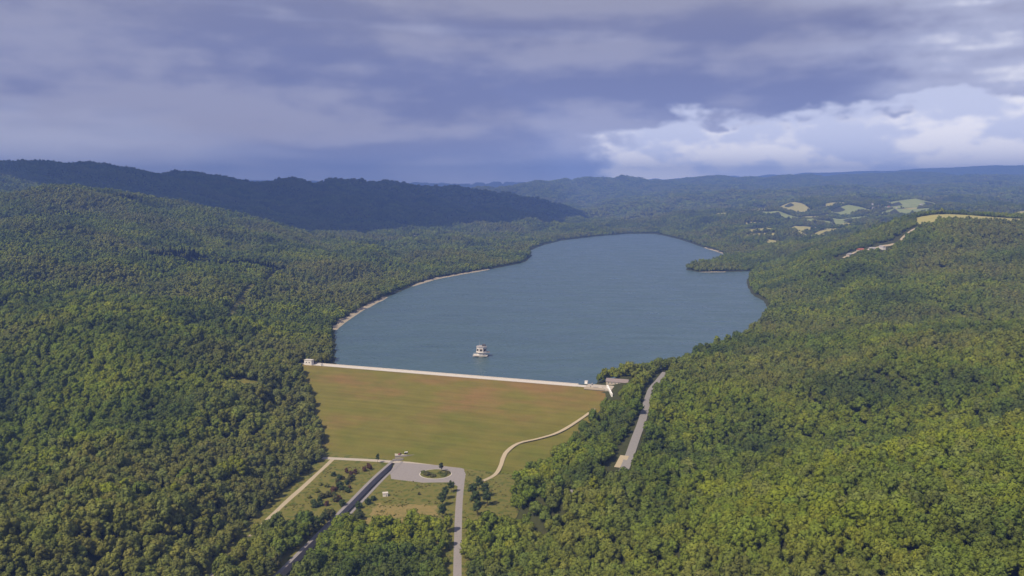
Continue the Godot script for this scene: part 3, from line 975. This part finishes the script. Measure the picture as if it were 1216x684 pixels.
func make_materials() -> void:
	M.leaf = mat(Color(1, 1, 1), 0.75, 0.25)
	M.leaf.vertex_color_use_as_albedo = true
	M.leaf.backlight_enabled = true
	M.leaf.backlight = Color(0.35, 0.4, 0.2)
	M.bark = mat(Color(0.09, 0.07, 0.05), 0.95)
	M.forest_floor = textured([Color(0.030, 0.034, 0.014), Color(0.05, 0.056, 0.02), Color(0.038, 0.042, 0.018), Color(0.065, 0.062, 0.026)], 90.0, 0.02, 0.95, 5)
	M.meadow = textured([Color(0.060, 0.077, 0.017), Color(0.116, 0.120, 0.028), Color(0.142, 0.129, 0.036), Color(0.090, 0.103, 0.022), Color(0.053, 0.073, 0.015)], 70.0, 0.010, 0.95, 8)
	M.dry_field = textured([Color(0.129, 0.125, 0.039), Color(0.215, 0.168, 0.065), Color(0.163, 0.142, 0.047)], 60.0, 0.012, 0.95, 9)
	M.pale_field = textured([Color(0.22, 0.23, 0.08), Color(0.31, 0.28, 0.11), Color(0.25, 0.26, 0.09)], 160.0, 0.01, 0.95, 10)
	M.hill_field = textured([Color(0.13, 0.18, 0.06), Color(0.22, 0.25, 0.10), Color(0.17, 0.21, 0.07)], 200.0, 0.01, 0.95, 11)
	M.dam_grass = textured([Color(0.585, 0.602, 0.568), Color(0.860, 0.860, 0.860), Color(0.740, 0.757, 0.722), Color(0.860, 0.834, 0.800)], 40.0, 0.022, 0.95, 12)
	M.dam_grass.vertex_color_use_as_albedo = true
	M.gravel = textured([Color(0.284, 0.241, 0.172), Color(0.361, 0.310, 0.224), Color(0.318, 0.275, 0.198)], 25.0, 0.03, 0.95, 13)
	M.asphalt = textured([Color(0.189, 0.176, 0.181), Color(0.245, 0.228, 0.228), Color(0.215, 0.202, 0.202)], 30.0, 0.02, 0.9, 14)
	M.road = textured([Color(0.172, 0.168, 0.172), Color(0.224, 0.215, 0.215), Color(0.198, 0.194, 0.194)], 30.0, 0.02, 0.9, 15)
	M.pale_road = textured([Color(0.310, 0.275, 0.241), Color(0.378, 0.344, 0.301), Color(0.344, 0.310, 0.267)], 30.0, 0.02, 0.9, 16)
	M.pale_concrete = textured([Color(0.396, 0.378, 0.361), Color(0.499, 0.473, 0.447), Color(0.447, 0.430, 0.404)], 20.0, 0.02, 0.9, 17)
	M.wet_concrete = textured([Color(0.16, 0.16, 0.15), Color(0.24, 0.235, 0.22)], 12.0, 0.02, 0.7, 18)
	M.lining = textured([Color(0.172, 0.163, 0.172), Color(0.241, 0.228, 0.232), Color(0.206, 0.189, 0.198)], 14.0, 0.02, 0.85, 19)
	M.riprap = textured([Color(0.22, 0.21, 0.19), Color(0.36, 0.34, 0.31), Color(0.28, 0.27, 0.25)], 8.0, 0.05, 0.9, 20)
	M.sand = textured([Color(0.232, 0.198, 0.146), Color(0.327, 0.284, 0.215), Color(0.275, 0.241, 0.181)], 30.0, 0.03, 0.95, 21)
	M.white_wall = mat(Color(0.62, 0.60, 0.59), 0.8)
	M.white_paint = mat(Color(0.80, 0.80, 0.80), 0.6)
	M.beige_wall = mat(Color(0.42, 0.37, 0.31), 0.85)
	M.brown_panel = mat(Color(0.26, 0.19, 0.15), 0.7)
	M.grey_roof = mat(Color(0.30, 0.29, 0.30), 0.8)
	M.dark_roof = mat(Color(0.09, 0.09, 0.11), 0.7)
	M.mauve_roof = mat(Color(0.20, 0.17, 0.17), 0.8)
	M.red_roof = mat(Color(0.30, 0.11, 0.07), 0.85)
	M.window_glass = mat(Color(0.03, 0.035, 0.04), 0.1, 0.5)
	M.white_car = mat(Color(0.82, 0.82, 0.83), 0.3, 0.5)
	M.red_car = mat(Color(0.16, 0.025, 0.025), 0.3, 0.5)
	M.tyre = mat(Color(0.02, 0.02, 0.02), 0.9)
	M.grey_metal = mat(Color(0.4, 0.4, 0.4), 0.4)
	M.cloud = mat(Color(0.85, 0.86, 0.9), 1.0, 0.0)
	var water := mat(Color(0.047, 0.092, 0.106), 0.16, 0.5)
	water.metallic_specular = 0.62
	water.albedo_texture = noise_tex(0.006, [Color(0.66, 0.74, 0.72), Color(1.0, 1.0, 1.0), Color(0.82, 0.86, 0.9), Color(1.0, 0.96, 1.0)], 512, 4, FastNoiseLite.TYPE_SIMPLEX_SMOOTH, 22)
	water.uv1_triplanar = true
	water.uv1_world_triplanar = true
	water.uv1_scale = Vector3(1 / 900.0, 1 / 300.0, 1 / 300.0)
	water.roughness = 1.0
	water.roughness_texture = noise_tex(0.008, [Color(0.04, 0.04, 0.04), Color(0.13, 0.13, 0.13), Color(0.06, 0.06, 0.06), Color(0.17, 0.17, 0.17)], 512, 4, FastNoiseLite.TYPE_SIMPLEX_SMOOTH, 23)
	var ripple := noise_tex(0.11, [Color(0, 0, 0), Color(1, 1, 1)], 512, 4, FastNoiseLite.TYPE_SIMPLEX_SMOOTH, 24)
	ripple.color_ramp = null
	ripple.as_normal_map = true
	ripple.bump_strength = 6.0
	water.normal_enabled = true
	water.normal_texture = ripple
	water.normal_scale = 0.25
	M.water = water
	M.channel_water = mat(Color(0.02, 0.022, 0.024), 0.5, 0.15)


func _ready() -> void:
	# ---- camera, sky, sun, exposure
	var cam := Camera3D.new()
	cam.name = "camera"
	cam.position = Vector3(0, CAM_HEIGHT, 0)
	cam.rotation.x = -atan(117.0 / 954.0)
	cam.fov = rad_to_deg(2.0 * atan(342.0 / 954.0))
	cam.near = 1.0
	cam.far = 40000.0
	add_child(cam)
	cam.current = true

	var env := Environment.new()
	env.background_mode = Environment.BG_SKY
	var sky := Sky.new()
	sky.sky_material = cloud_sky()
	env.sky = sky
	env.tonemap_mode = Environment.TONE_MAPPER_LINEAR
	env.tonemap_exposure = 1.28
	env.fog_enabled = true
	env.fog_density = 0.000112
	env.fog_light_color = Color(0.22, 0.39, 1.0).linear_to_srgb()
	env.sdfgi_enabled = true
	env.ssao_enabled = true
	env.ssil_enabled = true
	var we := WorldEnvironment.new()
	we.name = "environment"
	we.environment = env
	add_child(we)

	var sun := DirectionalLight3D.new()
	sun.name = "sun"
	sun.light_energy = 1.6
	sun.light_color = Color(1.0, 0.93, 0.82)
	sun.light_angular_distance = 0.5
	sun.shadow_enabled = true
	sun.directional_shadow_max_distance = 8000.0
	add_child(sun)
	sun.look_at_from_position(Vector3.ZERO, SUN_GOES, Vector3.UP)

	make_materials()
	print("sky ", Time.get_ticks_msec())

	# ---- land and water
	noise.seed = 5
	noise.frequency = 0.0016
	noise.fractal_octaves = 4
	patch_noise.seed = 9
	patch_noise.frequency = 0.006
	patch_noise.fractal_octaves = 4
	crest_dir = (CREST_B - CREST_A).normalized()
	crest_len = CREST_A.distance_to(CREST_B)
	down_dir = Vector2(-crest_dir.y, crest_dir.x)
	shore_poly = PackedVector2Array(SHORE)
	dam_poly = PackedVector2Array([CREST_A, CREST_B, Vector2(110, -892), Vector2(84, -850), Vector2(56, -805), Vector2(10, -758), Vector2(-4, -762), Vector2(-55, -790), Vector2(-122, -806), Vector2(-196, -822), Vector2(-240, -940)])
	valley_poly = PackedVector2Array(VALLEY)
	make_lattice()
	solve_heights()
	print("land ", Time.get_ticks_msec(), " lattice ", xs.size(), "x", zs.size())
	make_ground()
	structure("lake_water", flat_poly(grown(shore_poly, 9.0), 0.0), M.water)

	var cp := crest_dir * 30.0
	var cn := down_dir * 45.0
	var clear := [fenced(PackedVector2Array([CREST_A + cp * 1.4 - cn, CREST_B - cp * 0.4 - cn, CREST_B - cp * 0.4, CREST_A + cp * 1.4])), fenced(grown(shore_poly, 7.0)), fenced(grown(dam_poly, 1.0)), fenced(Geometry2D.intersect_polygons(grown(valley_poly, 1.0), PackedVector2Array([Vector2(-400, -900), Vector2(200, -900), Vector2(200, -642), Vector2(-400, -636)]))[0])]
	make_dam()

	# ---- valley floor, roads and tracks
	var chan := PackedVector2Array()
	for v in smooth_line(to3(CHANNEL, 0.0), 12.0): chan.append(Vector2(v.x, v.z))
	var chan_cut: PackedVector2Array = Geometry2D.offset_polyline(chan, 4.0, Geometry2D.JOIN_MITER, Geometry2D.END_BUTT)[0]
	var st := new_st()
	for piece in Geometry2D.clip_polygons(grown(valley_poly, 4.0), chan_cut):
		st.append_from(flat_poly(piece, FLOOR_Y), 0, Transform3D.IDENTITY)
	structure("meadow", st.commit(), M.meadow)
	structure("stubble_field", flat_poly(ragged_poly([Vector2(-122, -694), Vector2(-66, -691), Vector2(-62, -640), Vector2(-128, -634)], 9.0), FLOOR_Y + 0.004), M.dry_field)
	structure("dry_lawn", flat_poly(ragged_poly([Vector2(-203, -716), Vector2(-188, -722), Vector2(-178, -690), Vector2(-186, -640), Vector2(-209, -630)], 9.0), FLOOR_Y + 0.004), M.dry_field)
	structure("toe_road", ribbon([Vector3(-200, FLOOR_Y, -819), Vector3(-150, FLOOR_Y, -812), Vector3(-119, FLOOR_Y, -806), Vector3(-54, FLOOR_Y, -793)], 7.0, 0.008), M.pale_road)
	structure("farm_track", ribbon([Vector3(-188, FLOOR_Y, -814), Vector3(-198, FLOOR_Y, -743), Vector3(-207, FLOOR_Y, -680), Vector3(-220, FLOOR_Y, -558), Vector3(-230, FLOOR_Y, -380)], 4.6, 0.012, false, 0.3), M.gravel)
	var plaza := PackedVector2Array([Vector2(-121, -804), Vector2(-112, -804), Vector2(-58, -793), Vector2(-49, -786), Vector2(-46, -770), Vector2(-46, -742), Vector2(-52, -738), Vector2(-61, -748), Vector2(-86, -747), Vector2(-118, -757), Vector2(-122, -775)])
	structure("parking_area", flat_poly(plaza, FLOOR_Y + 0.016), M.asphalt)
	structure("exit_road", ribbon([Vector3(-49, FLOOR_Y, -746), Vector3(-47, FLOOR_Y, -680), Vector3(-40, FLOOR_Y, -558), Vector3(-28, FLOOR_Y, -380), Vector3(-20, FLOOR_Y, -140)], 6.2, 0.020), M.asphalt)
	structure("hill_road", ribbon(HILL_ROAD, 8.2, 0.15), M.road)
	structure("lay_by", ribbon([HILL_ROAD[6] + Vector3(-5, 0, 2), HILL_ROAD[7] + Vector3(-5, 0, -2)], 8.0, 0.10), M.gravel)
	clear.append(fenced(along(HILL_ROAD.slice(0, 8), 9.5)))
	clear.append(fenced(along(HILL_ROAD.slice(7), 6.5)))
	clear.append(fenced(along([HILL_ROAD[5], HILL_ROAD[6] + Vector3(-5, 0, 0), HILL_ROAD[7] + Vector3(-8, 0, 6)], 12.0)))
	# gravel path across the right of the dam slope
	var path := []
	for p in [Vector2(92, -875), Vector2(76, -858), Vector2(51, -836), Vector2(29, -827), Vector2(6, -821), Vector2(-7, -805), Vector2(-11, -787), Vector2(-17, -768), Vector2(-29, -750)]:
		path.append(Vector3(p.x, dam_height(p), p.y))
	structure("gravel_path", ribbon(path, 4.2, 0.35, false, 0.35), M.gravel)

	var grown_chan := grown(chan_cut, 5.0)
	clear.append(fenced(grown(chan_cut, 6.0)))
	var lanes := [fenced(along([Vector3(-49, 0, -746), Vector3(-47, 0, -680), Vector3(-40, 0, -558), Vector3(-28, 0, -380)], 4.0)), fenced(along([Vector3(-188, 0, -814), Vector3(-198, 0, -743), Vector3(-207, 0, -680), Vector3(-220, 0, -558), Vector3(-230, 0, -380)], 3.2)), fenced(along(path, 3.0))]
	clear.append(fenced(along([Vector3(-49, 0, -700), Vector3(-47, 0, -680), Vector3(-40, 0, -558), Vector3(-28, 0, -380), Vector3(-20, 0, -140)], 8.0)))
	clear.append(fenced(along([Vector3(-198, 0, -743), Vector3(-207, 0, -680), Vector3(-220, 0, -558), Vector3(-230, 0, -380)], 6.5)))

	# channel below the outlet
	var ch := base("outlet_channel", Vector3.ZERO)
	tag(ch, "straight concrete outlet channel with dark water running away from dam toe", "channel")
	for side in [-1.0, 1.0]:
		var lin := new_st()
		var cop := new_st()
		for i in chan.size() - 1:
			var t := (chan[mini(i + 2, chan.size() - 1)] - chan[i]).normalized()
			var t0 := (chan[i + 1] - chan[maxi(i - 1, 0)]).normalized()
			var n0: Vector2 = Vector2(-t0.y, t0.x) * side
			var n1: Vector2 = Vector2(-t.y, t.x) * side
			var v := func(p: Vector2, n: Vector2, o: float, y: float) -> Vector3: return Vector3(p.x + n.x * o, y, p.y + n.y * o)
			quad_into(lin, v.call(chan[i], n0, 4.0, FLOOR_Y), v.call(chan[i + 1], n1, 4.0, FLOOR_Y), v.call(chan[i + 1], n1, 2.2, FLOOR_Y - 5.0), v.call(chan[i], n0, 2.2, FLOOR_Y - 5.0), Vector3.UP)
			var wide := 7.0 if side > 0.0 else 6.4
			quad_into(cop, v.call(chan[i], n0, 3.9, FLOOR_Y + 0.15), v.call(chan[i + 1], n1, 3.9, FLOOR_Y + 0.15), v.call(chan[i + 1], n1, wide, FLOOR_Y + 0.15), v.call(chan[i], n0, wide, FLOOR_Y + 0.15), Vector3.UP)
			quad_into(cop, v.call(chan[i], n0, wide, FLOOR_Y + 0.15), v.call(chan[i + 1], n1, wide, FLOOR_Y + 0.15), v.call(chan[i + 1], n1, wide, FLOOR_Y - 0.1), v.call(chan[i], n0, wide, FLOOR_Y - 0.1), Vector3(n0.x, 0, n0.y))
		part("lining", lin.commit(), M.lining, ch)
		part("coping", cop.commit(), M.lining, ch)
	var bed: PackedVector2Array = Geometry2D.offset_polyline(chan, 2.9, Geometry2D.JOIN_MITER, Geometry2D.END_BUTT)[0]
	part("channel_water", flat_poly(bed, FLOOR_Y - 4.2), M.channel_water, ch)
	part("head_wall", box_mesh(Vector3(11.0, 7.0, 1.6), Vector3(-119, FLOOR_Y - 1.6, -810.5), 0.2), M.lining, ch)

	# outlet platform with two cars on it
	var pad := base("outlet_platform", Vector3(-114, FLOOR_Y, -823), 0.2)
	tag(pad, "low concrete platform at dam toe with a van and a car", "platform")
	part("slab", box_mesh(Vector3(20, 5.0, 13), Vector3(0, 0.6, 0)), M.pale_road, pad)
	part("front_wall", box_mesh(Vector3(20.4, 0.9, 0.4), Vector3(0, 3.3, 6.4)), M.lining, pad)
	make_car(Vector3(-111.5, FLOOR_Y + 3.1, -823), 0.15, M.white_car, "white van parked on the outlet platform at dam toe", 2.1)
	make_car(Vector3(-118.5, FLOOR_Y + 3.1, -820.5), 1.2, M.red_car, "dark red car parked left of the white van", 1.45)

	# roundabout island
	var isl := base("island", Vector3(-76, FLOOR_Y, -771))
	tag(isl, "oval grass island with kerb in the middle of parking area", "island")
	part("kerb", drum(40, 16.2, 16.2, -0.2, 0.14, 0.86), M.pale_concrete, isl)
	part("grass", drum(40, 15.7, 15.3, -0.1, 0.22, 0.86), M.meadow, isl)

	make_tower()

	# ---- buildings at the two ends of the crest
	var yaw := -crest_dir.angle()
	var gh := base("gate_house", Vector3(-270, CREST_Y - 0.5, -1049), yaw)
	tag(gh, "small pale flat-roofed gate house at the left end of dam crest", "building")
	part("wall", box_mesh(Vector3(11.0, 7.0, 6.0), Vector3(0, 3.0, 0)), M.white_wall, gh)
	part("roof", box_mesh(Vector3(11.8, 0.5, 6.8), Vector3(0, 6.75, 0)), M.pale_concrete, gh)
	window_row(gh, 2, 1.6, 1.4, Vector3(0, 3.6, 3.02), Vector3.RIGHT, Vector3.BACK, 4.4)
	var gk := base("service_cabin", Vector3(-254, CREST_Y - 0.2, -1043), yaw)
	tag(gk, "low white cabin on the crest beside the gate house", "cabin")
	part("wall", box_mesh(Vector3(5.4, 3.0, 3.2), Vector3(0, 1.2, 0)), M.white_wall, gk)
	part("roof", box_mesh(Vector3(5.8, 0.3, 3.6), Vector3(0, 2.85, 0)), M.pale_concrete, gk)
	clear.append(fenced(PackedVector2Array([Vector2(-282, -1062), Vector2(-236, -1046), Vector2(-238, -1020), Vector2(-284, -1036)])))

	var ter := base("spillway_terrace", Vector3(103, CREST_Y, -925), yaw)
	tag(ter, "beige concrete spillway terrace at the right end of dam crest", "terrace")
	part("slab", box_mesh(Vector3(32, 5.0, 21), Vector3(0, -2.3, 0)), M.pale_road, ter)
	part("front_wall", box_mesh(Vector3(24, 2.6, 0.7), Vector3(-4, 0.4, 10.8)), M.beige_wall, ter)
	part("inner_wall", box_mesh(Vector3(14, 2.2, 0.6), Vector3(-3, 1.2, 3.0)), M.pale_concrete, ter)
	part("side_wall", box_mesh(Vector3(0.6, 2.2, 12), Vector3(-10.2, 1.2, -1.5)), M.pale_concrete, ter)
	part("gate_slot", box_mesh(Vector3(6, 0.4, 4.5), Vector3(-3.5, 0.35, 6.4)), M.dark_roof, ter)
	var ww := base("chute_wall", Vector3(113, CREST_Y, -912), yaw - 1.15)
	tag(ww, "bright white wall stepping down beside the spillway terrace", "wall")
	for k in 4:
		part("wall_step", box_mesh(Vector3(6.6, 4.6, 1.6), Vector3(-8.0 + k * 6.63, 0.6 - k * 1.1, 0)), M.white_paint, ww)
	var kb := base("white_kiosk", Vector3(89, CREST_Y, -942), yaw)
	tag(kb, "tiny white kiosk where the crest meets the spillway terrace", "kiosk")
	part("wall", box_mesh(Vector3(3.4, 3.2, 2.8), Vector3(0, 1.4, 0)), M.white_paint, kb)
	part("roof", box_mesh(Vector3(3.8, 0.3, 3.2), Vector3(0, 3.15, 0)), M.white_wall, kb)
	house(Vector3(126, CREST_Y + 0.3, -938), yaw, 26.0, 9.0, 3.4, M.beige_wall, M.mauve_roof, "long low house with a grey-brown roof beside the spillway", "", true, "keeper_house")
	clear.append(fenced(PackedVector2Array([Vector2(74, -946), Vector2(100, -956), Vector2(146, -950), Vector2(146, -918), Vector2(128, -896), Vector2(118, -872), Vector2(98, -888)])))

	var hut := base("valve_hut", Vector3(-117, FLOOR_Y, -713), 0.2)
	tag(hut, "small white flat-roofed hut on the lawn beside the channel", "hut")
	part("wall", box_mesh(Vector3(4.6, 3.6, 3.4), Vector3(0, 1.3, 0)), M.white_wall, hut)
	part("roof", box_mesh(Vector3(5.2, 0.3, 4.0), Vector3(0, 3.2, 0)), M.pale_concrete, hut)
	part("door", box_mesh(Vector3(1.0, 2.1, 0.1), Vector3(1.0, 1.05, 1.74)), M.grey_roof, hut)

	# ---- far fields, tracks and villages
	var fields := [
		["wheat_field", M.pale_field, [Vector2(1090, -2160), Vector2(1720, -2120), Vector2(1790, -2270), Vector2(1150, -2290)]],
		["hill_meadow", M.hill_field, [Vector2(-1020, -3240), Vector2(-820, -3240), Vector2(-830, -3480), Vector2(-1000, -3480)]],
	]
	rng.seed = 606
	for spot in [[1190, -3620, 150], [1130, -3180, 130], [1320, -3460, 110], [1640, -4460, 130], [1480, -3900, 150], [1820, -4210, 150], [1560, -3540, 90], [2260, -4640, 130], [2120, -4330, 120], [2420, -4880, 150], [1960, -4720, 110], [1330, -4800, 150], [1700, -5200, 170], [2050, -3900, 120], [1760, -3280, 110], [2300, -3700, 120], [1250, -3300, 70], [1420, -3680, 80], [1050, -3420, 70], [1600, -4200, 80], [1380, -4300, 90], [1900, -4450, 80], [1150, -3900, 90], [2180, -4480, 80], [1740, -4620, 90], [1480, -4560, 80], [1260, -4120, 80], [2020, -4980, 100]]:
		var c := Vector2(spot[0], spot[1])
		var a: float = spot[2]
		var tilt := rng.randf_range(-0.35, 0.35)
		var u := Vector2(cos(tilt), sin(tilt)) * a
		var v := Vector2(-sin(tilt), cos(tilt)) * a * (rng.randf_range(0.85, 1.2) if a > 100.0 else rng.randf_range(0.4, 0.7))
		fields.append(["hill_meadow", M.pale_field if rng.randf() < 0.4 else M.hill_field, [c - u + v * 0.8, c + u * 0.8 + v, c + u - v, c - u * 0.7 - v * 0.9]])
	for f in fields:
		structure(f[0], field_patch(f[2], 34, 1.0), f[1])
		clear.append(fenced(grown(PackedVector2Array(f[2]), 3.0)))
	var ridge_track := [Vector3(822, 0, -1985), Vector3(900, 0, -2010), Vector3(985, 0, -2050), Vector3(1075, 0, -2110), Vector3(1110, 0, -2140)]
	structure("ridge_track", ribbon(ridge_track, 12.0, 0.8, true), M.gravel)
	clear.append(fenced(along(ridge_track, 24.0)))
	var cut := [Vector3(-470, 0, -1330), Vector3(-495, 0, -1450), Vector3(-530, 0, -1720), Vector3(-560, 0, -2010)]
	structure("forest_ride", ribbon(cut, 12.0, 0.5, true), M.meadow)
	clear.append(fenced(along(cut, 7.0)))
	for g in [[Vector2(-334, -912), Vector2(-298, -910), Vector2(-296, -938), Vector2(-338, -936)], [Vector2(-576, -936), Vector2(-550, -938), Vector2(-552, -952), Vector2(-578, -952)]]:
		structure("clearing", field_patch(g, 10, 0.6), M.meadow)
		clear.append(fenced(PackedVector2Array(g)))
	for b in [[2, 5], [6, 9], [24, 25], [19, 20]]:
		var bl := []
		for i in range(b[0], b[1] + 1): bl.append(Vector3(SHORE[i].x, 0, SHORE[i].y))
		structure("beach", ribbon(bl, 17.0, 0.35, true, 1.3), M.sand)
		clear.append(fenced(along(bl, 9.0)))

	rng.seed = 314
	var village := []
	for i in 14: village.append([Vector2(-930 + rng.randf() * 340, -3330 - rng.randf() * 260), "small pale-walled house in the village behind the left-hand forest", "houses behind the left forest"])
	for i in 7: village.append([Vector2(-620 + rng.randf() * 180, -3560 - rng.randf() * 160), "small pale-walled house in the village behind the left-hand forest", "houses behind the left forest"])
	for i in 16: village.append([Vector2(2080 + rng.randf() * 330, -4520 - rng.randf() * 420), "small house among meadows on the far right-hand hill", "houses on the far right hill"])
	for i in 5: village.append([Vector2(1500 + rng.randf() * 300, -4000 - rng.randf() * 200), "small house among meadows on the far right-hand hill", "houses on the far right hill"])
	for i in 4:
		var q: Vector3 = smooth_line(ridge_track, 20.0)[1 + i * 3]
		village.append([Vector2(q.x - 4, q.z + 13), "small pale house along the track on the right-hand ridge below the yellow field", "houses along the ridge track"])
	for v in village:
		var p: Vector2 = v[0]
		house(Vector3(p.x, height(p.x, p.y), p.y), rng.randf() * 3.0, rng.randf_range(10, 18), rng.randf_range(8, 11), rng.randf_range(4.5, 7.0), M.white_wall if rng.randf() < 0.6 else M.beige_wall, M.red_roof if rng.randf() < 0.25 else M.grey_roof, v[1], v[2])
		clear.append(fenced(PackedVector2Array([p + Vector2(-16, -14), p + Vector2(16, -14), p + Vector2(20, 34), p + Vector2(-20, 34)])))
	var barn := Vector2(-230, -3900)
	house(Vector3(barn.x, height(barn.x, barn.y), barn.y), 0.1, 60.0, 16.0, 6.0, M.white_wall, M.grey_roof, "long pale barn alone below the dark ridge", "", false, "barn")
	clear.append(fenced(PackedVector2Array([barn + Vector2(-45, -20), barn + Vector2(45, -20), barn + Vector2(50, 70), barn + Vector2(-50, 70)])))
	print("built ", Time.get_ticks_msec())

	# ---- trees
	plant_forest(clear)
	var copper := Color(0.10, 0.055, 0.030)
	var olive := Color(0.085, 0.085, 0.030)
	var lime := Color(0.15, 0.16, 0.035)
	var green := Color(0.05, 0.075, 0.025)
	var k := 0
	for s in [[-165, -773], [-159, -765], [-156, -771], [-148, -778], [-143, -783], [-146, -788]]:
		k += 1
		shrub("copper_shrub", Vector3(s[0], FLOOR_Y, s[1]), 5.0, 6.5, copper, "reddish-brown shrub on the grass between track and channel", "reddish shrubs by the channel", "shrub", false, k)
	for s in [[-139, -803, 4.5, 9.5]]:
		shrub("slender_tree", Vector3(s[0], FLOOR_Y, s[1]), s[2], s[3], green, "slender dark green tree where toe road meets the channel", "", "tree", true, 11)
	k = 20
	for s in [[-169, -711, 7.5, 6.0], [-163, -732, 8.5, 7.5], [-154, -722, 7.0, 5.5], [-160, -700, 8.0, 7.0], [-152, -690, 7.0, 6.5], [-172, -690, 6.5, 5.0], [-158, -748, 6.0, 5.0], [-168, -755, 6.5, 6.0], [-176, -765, 6.0, 5.0]]:
		k += 1
		shrub("green_bush", Vector3(s[0], FLOOR_Y, s[1]), s[2], s[3], green if k % 3 else olive, "rounded green bush in the thicket left of the channel", "bushes left of the channel", "bush", false, k)
	rng.seed = 29
	for i in 20:
		var f := rng.randf()
		var c := Vector2(-150, -765).lerp(Vector2(-172, -655), f)
		var r := rng.randf_range(4.0, 7.5)
		k += 1
		shrub("thicket_bush", Vector3(c.x + rng.randf_range(-14, 6), FLOOR_Y, c.y + rng.randf_range(-6, 6)), r, r * rng.randf_range(0.7, 1.1), [green, olive, copper, green][i % 4], "bush in the mixed thicket between farm track and channel", "mixed thicket left of the channel", "bush", false, k)
	for s in [[-182, -722, 6.0, 4.5], [-177, -712, 5.5, 4.0], [-186, -708, 5.0, 3.5], [-176, -735, 5.5, 4.5], [-183, -740, 5.0, 4.0]]:
		k += 1
		shrub("lime_bush", Vector3(s[0], FLOOR_Y, s[1]), s[2], s[3], lime, "yellow-green bush beside the pale farm track", "yellow-green bushes by the farm track", "bush", false, k)
	for s in [[-130, -694, 7.0, 6.5], [-126, -702, 6.0, 5.0], [-136, -684, 7.0, 7.0], [-133, -668, 7.5, 7.5]]:
		k += 1
		shrub("green_bush", Vector3(s[0], FLOOR_Y, s[1]), s[2], s[3], green, "dark green bush on the right bank of the channel below the hut", "bushes right of the channel", "bush", false, k)
	shrub("island_tree", Vector3(-71, FLOOR_Y, -778), 5.5, 8.5, Color(0.04, 0.055, 0.022), "small dark tree on the oval island", "", "tree", true, 51)
	k = 60
	for s in [[-84, -768, 9.0, 2.4], [-88, -774, 7.0, 2.0], [-78, -763, 7.5, 2.0], [-68, -766, 8.0, 2.6], [-64, -773, 6.5, 2.2], [-72, -771, 5.5, 3.0]]:
		k += 1
		shrub("low_shrub", Vector3(s[0], FLOOR_Y, s[1]), s[2], s[3], olive if k % 2 else Color(0.10, 0.12, 0.03), "low spreading shrub planted on the oval island", "shrubs on the oval island", "shrub", false, k)
	for s in [[-61, -705, 8.0, 11.0], [-57, -722, 7.0, 10.0], [-62, -690, 8.5, 11.0], [-60, -664, 8.0, 11.0]]:
		k += 1
		shrub("lawn_tree", Vector3(s[0], FLOOR_Y, s[1]), s[2], s[3], green, "green tree on the lawn at the left edge of the exit road", "trees left of the exit road", "tree", true, k)
	for s in [[-36, -708, 10.0, 12.0], [-31, -729, 9.0, 11.0], [-25, -711, 9.5, 12.0], [-33, -690, 10.0, 12.0], [-22, -690, 10.0, 13.0], [-30, -668, 10.0, 13.0]]:
		k += 1
		shrub("roadside_tree", Vector3(s[0], FLOOR_Y, s[1]), s[2], s[3], green, "green tree in the clump right of the exit road", "trees right of the exit road", "tree", true, k)
	rng.seed = 17
	for i in 22:
		var f := rng.randf()
		var c := Vector2(-141, -660).lerp(Vector2(-172, -540), f)
		var side := -1.0 if i % 2 else 1.0
		k += 1
		shrub("riverside_tree", Vector3(c.x + side * rng.randf_range(8.5, 15.0), FLOOR_Y, c.y + rng.randf_range(-6, 6)), rng.randf_range(6.0, 10.0), rng.randf_range(6.0, 11.0), green.lerp(olive, rng.randf()), "green tree among those lining the lower channel", "trees along the lower channel", "tree", true, k)
	shrub("lawn_shrub", Vector3(-86, FLOOR_Y, -716), 3.0, 3.4, olive, "single small shrub in the middle of the lawn below the parking area", "", "shrub", false, 90)

	# rough grass and weeds on the valley floor
	var tuft := crown(1234, 2.2, 1.0, -0.25, 4, 16, 0.22, 3, 5)
	var tufts := []
	rng.seed = 55
	while tufts.size() < 1700:
		var p := Vector2(rng.randf_range(-236, 20), rng.randf_range(-815, -520))
		if not Geometry2D.is_point_in_polygon(p, valley_poly) or Geometry2D.is_point_in_polygon(p, grown_chan) or Geometry2D.is_point_in_polygon(p, plaza): continue
		if p.y < -790.0 or hidden(p, lanes): continue
		if patch_noise.get_noise_2d(p.x * 6.0, p.y * 6.0) + rng.randf_range(-0.2, 0.2) < 0.12: continue
		var s := rng.randf_range(0.4, 1.15)
		var tone := Color(0.155, 0.165, 0.035).lerp(Color(0.085, 0.11, 0.022), rng.randf()).lerp(Color(0.16, 0.12, 0.045), rng.randf() * 0.6)
		tufts.append([Transform3D(Basis(Vector3.UP, rng.randf() * TAU).scaled(Vector3(s, s * rng.randf_range(0.6, 1.2), s)), Vector3(p.x, FLOOR_Y, p.y)), tone])
	var rough := Node3D.new()
	rough.name = "rough_grass"
	add_child(rough)
	tag(rough, "tufts of rough grass and weeds scattered over the valley meadow", "grass", "", "stuff")
	multi("tufts", tuft, M.leaf, tufts, rough)

	# ---- the storm cloud whose shadow lies on the ridges behind the lake
	var cl := []
	rng.seed = 8
	for i in 44:
		var cx := rng.randf_range(-7200.0, -2000.0)
		var cz := -rng.randf_range(2500.0, 6300.0)
		cl.append([Vector3(cx, 2650.0 + rng.randf_range(-80, 160), cz), Vector3(rng.randf_range(900, 1300), rng.randf_range(220, 380), rng.randf_range(700, 1000))])
	for i in 7:
		cl.append([Vector3(rng.randf_range(-2600.0, -1500.0), 2700.0, -rng.randf_range(3600.0, 5200.0)), Vector3(900, 260, 700)])
	storm_cloud("dark storm cloud over the ridges behind the lake", cl)
	print("done ", Time.get_ticks_msec())
